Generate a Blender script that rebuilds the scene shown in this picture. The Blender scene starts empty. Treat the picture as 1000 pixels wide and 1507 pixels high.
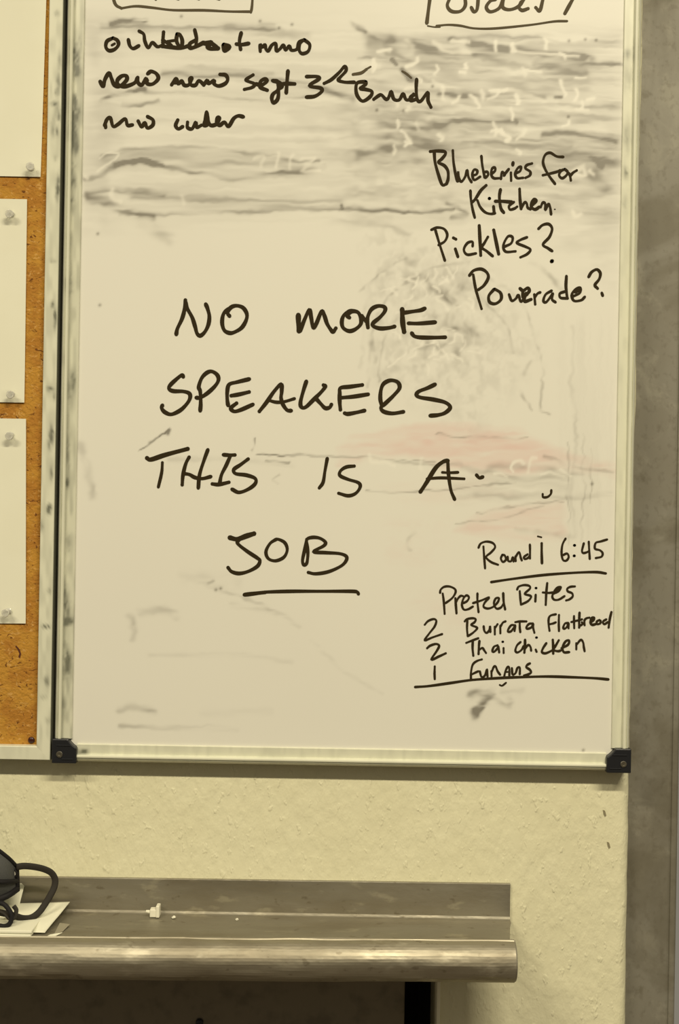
import bpy, bmesh, math, random
import numpy as np
from mathutils import Vector, Matrix, Euler

random.seed(4)
rng = np.random.default_rng(7)
SC = bpy.context.scene
COL = SC.collection

# ------------------------------------------------------------------ camera
D = 1.25                      # camera to whiteboard face (m)
S = 1393.0                    # photo pixels per metre on the whiteboard face
F = S * D                     # focal length in pixels (frame 1000 x 1507)
TH = math.radians(1.0)        # roll of the hand-held camera
Z0 = 1.55                     # camera height
CX, CY = 500.0, 753.5
cam_d = bpy.data.cameras.new('camera')
cam = bpy.data.objects.new('camera', cam_d)
COL.objects.link(cam)
cam_d.sensor_fit = 'VERTICAL'
cam_d.sensor_height = 36.0
cam_d.lens = 36.0 * F / 1507.0
cam_d.clip_start = 0.02
cam.location = (0, -D, Z0)
cam.rotation_euler = (math.radians(90), -TH, 0)
SC.camera = cam

# ------------------------------------------------------------------ world, lamps, exposure
LIGHT = (1.0, 0.885, 0.655)
w = bpy.data.worlds.new('kitchen_air')
SC.world = w
w.use_nodes = True
bg = w.node_tree.nodes['Background']
bg.inputs[0].default_value = (1.0, 0.90, 0.70, 1)
bg.inputs[1].default_value = 0.22


def lamp(name, loc, target, size, size_y, power):
    d = bpy.data.lights.new(name, 'AREA')
    d.shape = 'RECTANGLE'
    d.size, d.size_y = size, size_y
    d.energy = power
    d.color = LIGHT
    o = bpy.data.objects.new(name, d)
    COL.objects.link(o)
    o.location = loc
    o.rotation_euler = (Vector(target) - Vector(loc)).to_track_quat('-Z', 'Y').to_euler()
    return o


lamp('ceiling_lamp', (0.70, -1.86, 3.20), (0.70, -1.85, 0), 1.2, 0.12, 77)
lamp('ceiling_lamp', (-1.40, -1.86, 3.20), (-1.40, -1.85, 0), 1.2, 0.12, 48)
SC.view_settings.view_transform = 'Standard'
SC.view_settings.look = 'None'
SC.view_settings.gamma = 1.0
SC.view_settings.use_curve_mapping = False
SC.view_settings.exposure = 0.0


# ------------------------------------------------------------------ helpers
def at(px, py, y=0.0):
    """point of the place seen at photo pixel (px, py) on the plane at depth y"""
    u, v = (px - CX) / F, (py - CY) / F
    wx = math.cos(TH) * u + math.sin(TH) * v
    wd = -math.sin(TH) * u + math.cos(TH) * v
    return Vector((wx * (y + D), y, Z0 - wd * (y + D)))


def to_px(X, y, Z):
    wx, wd = X / (y + D), (Z0 - Z) / (y + D)
    u = math.cos(TH) * wx - math.sin(TH) * wd
    v = math.sin(TH) * wx + math.cos(TH) * wd
    return CX + u * F, CY + v * F


ORG = {}


def link(name, me, mat, parent=None, smooth=False, origin=None):
    """link a mesh given in world coordinates, as a thing or under its parent"""
    o = bpy.data.objects.new(name, me)
    COL.objects.link(o)
    if mat:
        me.materials.append(getattr(mat, 'm', mat))
    if parent is not None:
        org = ORG[parent]
        me.transform(Matrix.Translation(-org))
        o.parent = parent
        ORG[o] = org
    else:
        if origin is None:
            n = len(me.vertices)
            c = np.empty(n * 3)
            me.vertices.foreach_get('co', c)
            c = c.reshape(-1, 3)
            mn, mx = c.min(0), c.max(0)
            origin = Vector(((mn[0] + mx[0]) / 2, (mn[1] + mx[1]) / 2, mn[2]))
        origin = Vector(origin)
        me.transform(Matrix.Translation(-origin))
        o.location = origin
        ORG[o] = origin
    if smooth:
        me.polygons.foreach_set('use_smooth', [True] * len(me.polygons))
    return o


def raw(name, vs, fs):
    me = bpy.data.meshes.new(name)
    me.from_pydata([tuple(v) for v in vs], [], fs)
    me.update()
    return me


def root(name, loc, label, cat, group=None):
    o = bpy.data.objects.new(name, None)
    COL.objects.link(o)
    o.location = loc
    o.empty_display_size = 0.03
    ORG[o] = Vector(loc)
    return tag(o, label, cat, group)


def tag(o, label, cat, group=None):
    o['label'] = label
    o['category'] = cat
    if group:
        o['group'] = group
    return o


def struct(o, label=None):
    o['kind'] = 'structure'
    if label:
        o['label'] = label
    return o


def fix_normals(me):
    bm = bmesh.new()
    bm.from_mesh(me)
    bmesh.ops.recalc_face_normals(bm, faces=bm.faces)
    bm.to_mesh(me)
    bm.free()
    return me


def bevelled(me, width, seg=2, angle=40):
    bm = bmesh.new()
    bm.from_mesh(me)
    bmesh.ops.recalc_face_normals(bm, faces=bm.faces)
    es = [e for e in bm.edges if len(e.link_faces) == 2 and e.calc_face_angle(0) > math.radians(angle)]
    bmesh.ops.bevel(bm, geom=es, offset=width, segments=seg, affect='EDGES', profile=0.5, clamp_overlap=True)
    bm.to_mesh(me)
    bm.free()
    return me


def box(name, x0, x1, y0, y1, z0, z1):
    vs = [(x, y, z) for x in (x0, x1) for y in (y0, y1) for z in (z0, z1)]
    fs = [(0, 1, 3, 2), (4, 6, 7, 5), (0, 4, 5, 1), (2, 3, 7, 6), (0, 2, 6, 4), (1, 5, 7, 3)]
    return fix_normals(raw(name, vs, fs))


def merge(name, meshes):
    vs, fs = [], []
    for m in meshes:
        b = len(vs)
        vs += [v.co.copy() for v in m.vertices]
        fs += [tuple(i + b for i in p.vertices) for p in m.polygons]
    return raw(name, vs, fs)


def slab(name, pts, thick):
    """polygon of (X, y, Z) points given front thickness along +y"""
    n = len(pts)
    vs = [Vector(p) for p in pts] + [Vector(p) + Vector((0, thick, 0)) for p in pts]
    fs = [tuple(range(n)), tuple(range(2 * n - 1, n - 1, -1))]
    fs += [(i, (i + 1) % n, n + (i + 1) % n, n + i) for i in range(n)]
    return fix_normals(raw(name, vs, fs))


def crom(pts, n=6):
    P = [Vector(p) for p in pts]
    if len(P) < 3:
        return P
    out = []
    Q = [P[0] * 2 - P[1]] + P + [P[-1] * 2 - P[-2]]
    for i in range(1, len(Q) - 2):
        a, b, c, d = Q[i - 1], Q[i], Q[i + 1], Q[i + 2]
        for k in range(n):
            t = k / n
            out.append(0.5 * ((2 * b) + (c - a) * t + (2 * a - 5 * b + 4 * c - d) * t * t
                              + (3 * b - a - 3 * c + d) * t ** 3))
    out.append(P[-1])
    return out


def tube(name, pts, r, seg=10, flat=None, closed=False, up=None):
    """sweep a circle (or, with flat=(a,b), an ellipse) along points"""
    vs, fs = [], []
    n = len(pts)
    a, b = flat if flat else (r, r)
    nrm = Vector(up) if up else Vector((0, 0, 1))
    for i, p in enumerate(pts):
        p0 = pts[(i - 1) % n] if (closed or i) else p
        p1 = pts[(i + 1) % n] if (closed or i < n - 1) else p
        t = (p1 - p0).normalized()
        s = t.cross(nrm)
        if s.length < 1e-4:
            s = t.cross(Vector((1, 0.2, 0)))
        s.normalize()
        q = s.cross(t)
        if not up:
            nrm = q
        for k in range(seg):
            an = 2 * math.pi * k / seg
            vs.append(p + s * (a * math.cos(an)) + q * (b * math.sin(an)))
    for i in range(n if closed else n - 1):
        j = (i + 1) % n
        for k in range(seg):
            l = (k + 1) % seg
            fs.append((i * seg + k, i * seg + l, j * seg + l, j * seg + k))
    if not closed:
        fs.append(tuple(range(seg - 1, -1, -1)))
        fs.append(tuple((n - 1) * seg + k for k in range(seg)))
    return fix_normals(raw(name, vs, fs))


def lathe(name, prof, org, axis, seg=20):
    """prof: (radius, distance along axis)"""
    ax = Vector(axis).normalized()
    s = ax.cross(Vector((0.3, 0.1, 1))).normalized()
    q = ax.cross(s)
    vs, fs = [], []
    for r, h in prof:
        for k in range(seg):
            an = 2 * math.pi * k / seg
            vs.append(Vector(org) + ax * h + s * (r * math.cos(an)) + q * (r * math.sin(an)))
    for i in range(len(prof) - 1):
        for k in range(seg):
            l = (k + 1) % seg
            fs.append((i * seg + k, i * seg + l, (i + 1) * seg + l, (i + 1) * seg + k))
    fs.append(tuple(range(seg)))
    fs.append(tuple((len(prof) - 1) * seg + k for k in range(seg)))
    return fix_normals(raw(name, vs, fs))


def vnoise(x, y, sx, sy, seed):
    """smooth value noise, cell sizes sx, sy"""
    g = np.random.default_rng(seed).random((256, 256))
    fx, fy = np.asarray(x) / sx + 40, np.asarray(y) / sy + 40
    ix, iy = np.floor(fx).astype(int), np.floor(fy).astype(int)
    tx, ty = fx - ix, fy - iy
    tx, ty = tx * tx * (3 - 2 * tx), ty * ty * (3 - 2 * ty)
    ix0, ix1, iy0, iy1 = ix % 256, (ix + 1) % 256, iy % 256, (iy + 1) % 256
    return ((g[iy0, ix0] * (1 - tx) + g[iy0, ix1] * tx) * (1 - ty)
            + (g[iy1, ix0] * (1 - tx) + g[iy1, ix1] * tx) * ty)


def set_attr(me, rgb, name='smudge_and_shade'):
    at_ = me.color_attributes.new(name, 'FLOAT_COLOR', 'POINT')
    a = np.ones((len(me.vertices), 4), dtype=np.float32)
    a[:, :3] = rgb
    at_.data.foreach_set('color', a.ravel())


# ------------------------------------------------------------------ materials
def lin(r, g, b):
    f = lambda c: (c / 255 / 12.92) if c / 255 <= 0.04045 else ((c / 255 + 0.055) / 1.055) ** 2.4
    return (f(r), f(g), f(b), 1)


class Mat:
    def __init__(self, name, base, rough=0.5, metal=0.0, spec=0.5):
        self.m = bpy.data.materials.new(name)
        self.m.use_nodes = True
        self.t = self.m.node_tree
        self.b = self.t.nodes['Principled BSDF']
        self.b.inputs['Base Color'].default_value = base
        self.b.inputs['Roughness'].default_value = rough
        self.b.inputs['Metallic'].default_value = metal
        self.b.inputs['Specular IOR Level'].default_value = spec
        self.col = None
        self.base = base
        self._co = None

    def n(self, typ, **kw):
        nd = self.t.nodes.new(typ)
        for k, v in kw.items():
            setattr(nd, k, v)
        return nd

    def co(self, scale=(1, 1, 1), rot=(0, 0, 0)):
        if self._co is None:
            self._co = self.n('ShaderNodeNewGeometry')     # world position
        mp = self.n('ShaderNodeMapping')
        mp.inputs['Scale'].default_value = scale
        mp.inputs['Rotation'].default_value = rot
        self.t.links.new(self._co.outputs['Position'], mp.inputs['Vector'])
        return mp.outputs[0]

    def noise(self, scale, stretch=(1, 1, 1), detail=4, rough=0.55, lo=0.4, hi=0.6, dist=0.0, rot=(0, 0, 0)):
        nz = self.n('ShaderNodeTexNoise')
        nz.inputs['Scale'].default_value = scale
        nz.inputs['Detail'].default_value = detail
        nz.inputs['Roughness'].default_value = rough
        nz.inputs['Distortion'].default_value = dist
        self.t.links.new(self.co(stretch, rot), nz.inputs['Vector'])
        mr = self.n('ShaderNodeMapRange', interpolation_type='SMOOTHSTEP')
        mr.inputs['From Min'].default_value = lo
        mr.inputs['From Max'].default_value = hi
        self.t.links.new(nz.outputs[0], mr.inputs['Value'])
        return mr.outputs[0]

    def mul(self, a, k):
        nd = self.n('ShaderNodeMath', operation='MULTIPLY')
        self.t.links.new(a, nd.inputs[0])
        if isinstance(k, (int, float)):
            nd.inputs[1].default_value = k
        else:
            self.t.links.new(k, nd.inputs[1])
        return nd.outputs[0]

    def mix(self, fac, color):
        mx = self.n('ShaderNodeMix', data_type='RGBA')
        mx.clamp_factor = True
        if isinstance(fac, (int, float)):
            mx.inputs['Factor'].default_value = fac
        else:
            self.t.links.new(fac, mx.inputs['Factor'])
        if self.col is None:
            mx.inputs[6].default_value = self.base
        else:
            self.t.links.new(self.col, mx.inputs[6])
        mx.inputs[7].default_value = color
        self.col = mx.outputs[2]
        self.t.links.new(self.col, self.b.inputs['Base Color'])
        return self

    def attr(self, name='smudge_and_shade'):
        a = self.n('ShaderNodeAttribute', attribute_name=name)
        sp = self.n('ShaderNodeSeparateColor')
        self.t.links.new(a.outputs['Color'], sp.inputs[0])
        return sp.outputs

    def bump(self, h, strength, dist):
        bp = self.n('ShaderNodeBump')
        bp.inputs['Strength'].default_value = strength
        bp.inputs['Distance'].default_value = dist
        self.t.links.new(h, bp.inputs['Height'])
        prev = self.b.inputs['Normal'].links
        if prev:
            self.t.links.new(prev[0].from_socket, bp.inputs['Normal'])
        self.t.links.new(bp.outputs[0], self.b.inputs['Normal'])
        return self

    def rough(self, v, lo, hi):
        mr = self.n('ShaderNodeMapRange')
        mr.inputs['To Min'].default_value = lo
        mr.inputs['To Max'].default_value = hi
        self.t.links.new(v, mr.inputs['Value'])
        self.t.links.new(mr.outputs[0], self.b.inputs['Roughness'])
        return self


# whiteboard face: dirt, pink wash and wiped-clean traces come from the painted-on wear map
M_panel = Mat('whiteboard_enamel', (0.79, 0.78, 0.695, 1), 0.38, 0, 0.35)
M_panel.mix(M_panel.mul(M_panel.noise(5, detail=3), 0.10), (0.74, 0.72, 0.64, 1))
_a = M_panel.attr()
M_panel.mix(_a[1], (0.74, 0.51, 0.46, 1))
M_panel.mix(_a[0], (0.20, 0.185, 0.150, 1))
M_panel.mix(_a[2], (0.88, 0.865, 0.77, 1))
M_frame = Mat('frame_enamel', (0.75, 0.755, 0.60, 1), 0.32, 0, 0.5)
_a = M_frame.attr()
M_frame.mix(M_frame.mul(M_frame.noise(30, (1, 1, .3)), 0.12), (0.55, 0.56, 0.43, 1))
M_frame.mix(_a[1], (0.66, 0.47, 0.34, 1))
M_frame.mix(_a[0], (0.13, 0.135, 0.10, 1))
M_backing = Mat('hardboard_back', (0.20, 0.15, 0.08, 1), 0.8)
M_ink = Mat('marker_ink', (0.034, 0.024, 0.010, 1), 0.6, 0, 0.06)
M_inkold = Mat('faded_marker_ink', (0.105, 0.085, 0.050, 1), 0.6, 0, 0.06)
M_black = Mat('black_plastic', (0.014, 0.015, 0.018, 1), 0.35, 0, 0.5)
M_screw = Mat('screw_steel', (0.42, 0.40, 0.33, 1), 0.35, 1.0)
M_cork = Mat('cork', (0.50, 0.255, 0.038, 1), 0.85, 0, 0.25)
M_cork.mix(M_cork.mul(M_cork.noise(38, detail=3, lo=.42, hi=.60), .85), (0.40, 0.175, 0.026, 1))
M_cork.mix(M_cork.mul(M_cork.noise(150, (1, 1, 1.5), 2, lo=.58, hi=.70, dist=1.2), .8), (0.62, 0.36, 0.11, 1))
M_cork.mix(M_cork.mul(M_cork.noise(95, (1, 1, 1.7), 2, lo=.62, hi=.69, dist=1.8, rot=(0, .6, 0)), .9), (0.13, 0.045, 0.008, 1))
M_cork.bump(M_cork.noise(220, detail=3, lo=.3, hi=.7), .5, .0012)
M_paper = Mat('paper', (0.82, 0.815, 0.66, 1), 0.7, 0, 0.2)
M_paper.mix(M_paper.mul(M_paper.noise(18, detail=2), .12), (0.73, 0.71, 0.54, 1))
_a = M_paper.attr()
M_paper.mix(_a[0], (0.22, 0.22, 0.17, 1))
M_wall = Mat('painted_plaster', (0.80, 0.775, 0.545, 1), 0.5, 0, 0.35)
M_wall.mix(M_wall.mul(M_wall.noise(14, detail=3), .22), (0.72, 0.69, 0.46, 1))
M_wall.bump(M_wall.noise(85, (1, 1, .6), 3, lo=.30, hi=.75), .42, .0016)
M_wall.bump(M_wall.noise(150, (1, 1, .55), 2, lo=.60, hi=.76), .45, .0012)
M_steel = Mat('brushed_steel', (0.25, 0.238, 0.195, 1), 0.6, 0.2, 0.25)
M_steel.mix(M_steel.mul(M_steel.noise(9, (1, 1, .8), 5, lo=.45, hi=.65), .45), (0.20, 0.183, 0.138, 1))
M_steel.mix(M_steel.mul(M_steel.noise(60, (1, 1, .7), 4, lo=.60, hi=.74), .5), (0.13, 0.115, 0.078, 1))
M_steel.mix(M_steel.mul(M_steel.noise(24, (1, 1, .8), 6, .65, lo=.50, hi=.68, dist=.6), .55), (0.34, 0.325, 0.26, 1))
M_steel.mix(M_steel.mul(M_steel.noise(7, (1, 1, 1.4), 5, lo=.48, hi=.62, dist=.5), .6), (0.15, 0.135, 0.095, 1))
M_steel.mix(M_steel.mul(M_steel.noise(160, (1, 1, .8), 3, lo=.52, hi=.70), .35), (0.15, 0.135, 0.10, 1))
M_steel.rough(M_steel.noise(14, (2, 2, .3), 4, lo=.3, hi=.7), .5, .65)
M_shelf = Mat('worn_shelf_steel', (0.33, 0.308, 0.243, 1), 0.5, 0.75)
M_shelf.mix(M_shelf.mul(M_shelf.noise(26, (.35, 1, 1), 5, lo=.42, hi=.68), .6), (0.25, 0.22, 0.155, 1))
M_shelf.mix(M_shelf.mul(M_shelf.noise(70, (.4, 1, 1), 4, lo=.58, hi=.72), .45), (0.56, 0.52, 0.39, 1))
M_shelf.mix(M_shelf.mul(M_shelf.noise(120, (.6, 1, 1), 3, lo=.62, hi=.74), .5), (0.16, 0.13, 0.08, 1))
M_shelf.rough(M_shelf.noise(40, (.2, 1, 1), 4, lo=.3, hi=.7), .42, .62)
M_shelf.bump(M_shelf.noise(60, (.5, 1, 1), 3, lo=.3, hi=.7), .25, .0012)
M_lip = Mat('worn_roll_steel', (0.37, 0.34, 0.26, 1), 0.45, 0.85)
M_lip.mix(M_lip.mul(M_lip.noise(22, (.45, 1, 1), 5, lo=.45, hi=.66), .6), (0.24, 0.21, 0.15, 1))
M_lip.mix(M_lip.mul(M_lip.noise(48, (.5, 1, 1), 4, lo=.56, hi=.70), .55), (0.60, 0.56, 0.44, 1))
M_lip.mix(M_lip.mul(M_lip.noise(110, (.6, 1, 1), 3, lo=.62, hi=.74), .5), (0.13, 0.105, 0.065, 1))
M_lip.rough(M_lip.noise(30, (.3, 1, 1), 4, lo=.3, hi=.7), .44, .60)
M_lip.bump(M_lip.noise(45, (.5, 1, 1), 3, lo=.3, hi=.7), .3, .0012)
M_dark = Mat('dark_panel_metal', (0.24, 0.212, 0.155, 1), 0.6, 0.3)
M_dark.mix(M_dark.mul(M_dark.noise(40, detail=4, lo=.45, hi=.7), .5), (0.12, 0.105, 0.075, 1))
M_recess = Mat('recess_black', (0.03, 0.027, 0.02, 1), 0.8)  # even near-black colour for the recess surfaces
M_trim = Mat('trim_paint', (0.88, 0.85, 0.66, 1), 0.45)
M_floor = Mat('floor_tile', (0.12, 0.09, 0.065, 1), 0.5)
M_floor.mix(M_floor.mul(M_floor.noise(6), .5), (0.07, 0.055, 0.04, 1))
M_front = Mat('unseen_wall_dark', (0.12, 0.11, 0.085, 1), 0.7)
M_far = Mat('far_wall_paint', (0.70, 0.72, 0.74, 1), 0.7)
M_grey = Mat('grey_fabric', (0.085, 0.088, 0.086, 1), 0.75, 0, 0.3)
M_grey.bump(M_grey.noise(900, detail=1), .3, .0004)
M_band = Mat('black_elastic', (0.010, 0.009, 0.010, 1), 0.7, 0, 0.3)
M_strap = Mat('dark_strap', (0.026, 0.022, 0.016, 1), 0.7, 0, 0.3)
M_white = Mat('white_plastic', (0.82, 0.80, 0.66, 1), 0.4)
M_film = Mat('greasy_paper', (0.30, 0.275, 0.20, 1), 0.5)
M_pin = Mat('clear_plastic', (0.93, 0.93, 0.86, 1), 0.15, 0, 0.5)
M_pin.b.inputs['Transmission Weight'].default_value = 0.55
M_pin.b.inputs['IOR'].default_value = 1.45
M_maroon = Mat('maroon_plastic', (0.040, 0.008, 0.006, 1), 0.35)
M_chip = Mat('bare_plaster', (0.26, 0.23, 0.14, 1), 0.9)
M_burn = Mat('cork_gouge', (0.09, 0.022, 0.008, 1), 0.9)

# ------------------------------------------------------------------ the setting
YW = 0.016                                  # wall face
XE = at(927.5, 1250, YW).x                  # free edge of the wall, right
XO = at(648, 1475, YW).x                    # right edge of the recess under the shelf
ZO = at(400, 1425, YW).z                    # top of the recess
XL = -1.6
R = 0.011


def wall_mesh():
    vs, fs = [], []
    zs = [0.0] + list(np.linspace(0.85, ZO, 24)) + list(np.linspace(ZO, 2.2, 110))[1:] + [2.9]
    prof = [(XO, YW), ((XO + XE) / 2, YW)]
    for k in range(7):
        a = k / 6 * math.pi / 2
        prof.append((XE - R + R * math.sin(a), YW + R - R * math.cos(a)))
    prof.append((XE, YW + 0.12))
    m = len(prof)
    for z in zs:
        wob = 0.0009 * (vnoise(z * 1000, 0, 14, 1, 3) - .5) + 0.0012 * (vnoise(z * 1000, 0, 60, 1, 5) - .5)
        for i, (x, y) in enumerate(prof):
            vs.append((x + (wob if i > 2 else 0), y, z))
    for j in range(len(zs) - 1):
        for i in range(m - 1):
            a = j * m + i
            fs.append((a, a + 1, a + m + 1, a + m))
    b = len(vs)                              # everything left of the recess edge, above the recess
    vs += [(XL, YW, ZO), (XO, YW, ZO), (XO, YW, 2.9), (XL, YW, 2.9),
           (XL, YW + .12, ZO), (XO, YW + .12, ZO), (XO, YW, 0), (XO, YW + .12, 0)]
    fs += [(b, b + 1, b + 2, b + 3), (b, b + 4, b + 5, b + 1), (b + 1, b + 5, b + 7, b + 6)]
    return raw('wall_back', vs, fs)


wall = struct(link('wall_back', wall_mesh(), M_wall, origin=(0, YW, 0)),
              'cream painted plaster wall behind the boards')
for p in wall.data.polygons:
    p.use_smooth = abs(p.normal.y) < 0.999
for (px, py, dx, dy) in ((890, 1197, 3, 5), (896, 1244, 3, 5)):     # two chips in the paint
    c = [at(px - 2, py - dy, YW - .0006), at(px + 1, py - dy + 1, YW - .0006), at(px + dx, py + dy - 2, YW - .0006),
         at(px + 1, py + dy, YW - .0006), at(px - 1, py + 1, YW - .0006)]
    link('paint_chip', slab('paint_chip', c, .0008), M_chip, wall)
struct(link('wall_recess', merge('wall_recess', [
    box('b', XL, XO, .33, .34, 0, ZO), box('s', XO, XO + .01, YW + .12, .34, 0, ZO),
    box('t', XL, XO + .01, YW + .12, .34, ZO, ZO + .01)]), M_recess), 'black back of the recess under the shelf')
struct(link('trim_1', bevelled(box('trim_1', XO - .0036, XO, YW - .0025, YW + .02, .02, ZO), .0006), M_trim),
       'pale thin edge strip of the recess under the shelf')
struct(link('floor', box('floor', -4, 4, -4.0, 2.2, -.05, 0), M_floor))
struct(link('unseen_dark_wall', box('unseen_dark_wall', -4, 4, -4.1, -4.0, 0, 2.3), M_front))  # unseen dark wall, added to darken what the rolled shelf edge reflects
xf = at(1006, 1200, 1.7).x
struct(link('wall_beyond', box('wall_beyond', xf - .4, xf + 1.2, 1.7, 1.75, at(1000, 1288, 1.7).z, at(1000, 700, 1.7).z), M_far))

# stainless steel post at the right of the wall
xs0, xs1 = XE - .004, at(997.5, 1250, .036).x
prof = [(xs0, .14), (xs0, .040), (xs0 + .001, .036), (xs1 - .010, .036), (xs1 - .008, .0365), (xs1 - .007, .0345)]
for k in range(7):
    a = math.pi / 2 * k / 6
    prof.append((xs1 - .0035 + .0035 * math.sin(a), .0375 - .0035 * math.cos(a)))
prof.append((xs1, .16))
vs, fs = [], []
for z in (0, 2.9):
    vs += [(x, y, z) for x, y in prof]
n = len(prof)
fs = [(i, i + 1, n + i + 1, n + i) for i in range(n - 1)] + [(n - 1, 0, n, 2 * n - 1)]
post = link('steel_post', fix_normals(raw('steel_post', vs, fs)), M_steel)
tag(post, 'smeared stainless steel post along the right edge of the cream wall', 'post')

# ------------------------------------------------------------------ whiteboard
YF = -0.006                                                  # front of the frame
wl = (at(97.8, 0, YF).x + at(77, 1110, YF).x) / 2
wr = (at(946.5, 0, YF).x + at(929.5, 1120, YF).x) / 2
wb = (at(110, 1122.5, YF).z + at(892, 1136, YF).z) / 2
wt = wb + 0.92
wbd = root('whiteboard', ((wl + wr) / 2, YW, wb),
           'large whiteboard covered in black handwriting, hung beside the cork board', 'whiteboard')
FWID = 0.0190                                                # face width of the frame

link('backing', box('backing', wl + .004, wr - .004, .002, YW - .0005, wb + .004, wt - .004), M_backing, wbd)

# --- face with its wear painted from the marks of the eraser
px0, px1, pz0, pz1 = wl + .012, wr - .012, wb + .012, wt - .012
NX, NZ = 400, 580
gx, gz = np.meshgrid(np.linspace(px0, px1, NX), np.linspace(pz0, pz1, NZ))
th_c, th_s = math.cos(TH), math.sin(TH)
wx_, wd_ = gx / D, (Z0 - gz) / D
PX = CX + (th_c * wx_ - th_s * wd_) * F
PY = CY + (th_s * wx_ + th_c * wd_) * F
_wx = 7 * (vnoise(PX, PY, 22, 14, 901) - .5) + 3 * (vnoise(PX, PY, 8, 6, 902) - .5)
_wy = 5 * (vnoise(PX, PY, 26, 12, 903) - .5) + 2.6 * (vnoise(PX, PY, 9, 6, 904) - .5)
PX, PY = PX + _wx, PY + _wy
dark = np.zeros_like(PX)
pink = np.zeros_like(PX)
lite = np.zeros_like(PX)


def seg_dist(pts):
    dm = np.full_like(PX, 1e9)
    for (x0, y0), (x1, y1) in zip(pts[:-1], pts[1:]):
        dx, dy = x1 - x0, y1 - y0
        t = np.clip(((PX - x0) * dx + (PY - y0) * dy) / max(dx * dx + dy * dy, 1e-6), 0, 1)
        dm = np.minimum(dm, np.hypot(PX - x0 - t * dx, PY - y0 - t * dy))
    return dm


_k = [100]


def brush(buf, pts, wd, st, streak=(40, 4), contrast=1.0):
    """one rub of a dirty (or clean) cloth along pts"""
    _k[0] += 1
    pts = [(p.x, p.y) for p in crom([(a, b, 0) for a, b in pts], 4)]
    d = seg_dist(pts) / wd
    f = np.exp(-d ** 2.4)
    nz = vnoise(PX, PY, streak[0], streak[1], _k[0])
    f = f * np.clip(1 + contrast * (nz - .5) * 2, 0, 2)
    buf += st * f


def region(poly, soft):
    """soft-edged polygon mask"""
    ins = np.zeros_like(PX, bool)
    n = len(poly)
    for i in range(n):
        x0, y0 = poly[i]
        x1, y1 = poly[(i + 1) % n]
        c = ((y0 > PY) != (y1 > PY)) & (PX < (x1 - x0) * (PY - y0) / (y1 - y0 + 1e-9) + x0)
        ins ^= c
    d = seg_dist(list(poly) + [poly[0]])
    return np.clip(np.where(ins, .5 + d / soft, .5 - d / soft), 0, 1)


def wash(buf, poly, st, soft, sx, sy, seed, lo=.3, hi=.8, skew=0.0):
    nz = .6 * vnoise(PX, PY + skew * PX, sx, sy, seed) + .4 * vnoise(PX, PY + skew * PX, sx * .35, sy * .45, seed + 1)
    buf += st * region(poly, soft) * np.clip((nz - lo) / (hi - lo), 0, 1)


# grey wash over the upper part, streaked sideways
wash(dark, [(125, 25), (915, 45), (912, 345), (640, 330), (480, 320), (125, 330)], .17, 40, 120, 9, 11, .25, .85)
wash(dark, [(540, 50), (915, 50), (912, 250), (560, 235)], .34, 26, 70, 8, 21, .30, .80, -.06)
wash(dark, [(500, 150), (650, 160), (680, 320), (520, 330)], .22, 30, 34, 10, 23, .3, .8)
wash(dark, [(640, 170), (912, 180), (912, 330), (660, 310)], .20, 30, 60, 8, 25, .3, .8, -.05)
wash(dark, [(560, 380), (720, 380), (800, 520), (700, 640), (560, 560)], .12, 40, 12, 12, 27, .35, .8)
wash(dark, [(660, 706), (840, 700), (840, 738), (670, 742)], .13, 10, 60, 6, 29, .2, .8)
wash(dark, [(430, 170), (640, 160), (640, 250), (460, 240)], .16, 30, 50, 14, 31)
wash(dark, [(110, 30), (180, 30), (175, 330), (108, 330)], .16, 40, 40, 60, 41)
wash(dark, [(540, 340), (700, 380), (720, 540), (560, 560)], .20, 40, 16, 16, 51, .45, .8)
wash(dark, [(740, 250), (912, 230), (908, 420), (760, 330)], .14, 40, 60, 14, 61)
wash(dark, [(830, 470), (905, 470), (900, 790), (830, 790)], .06, 30, 5, 220, 71)
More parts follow.
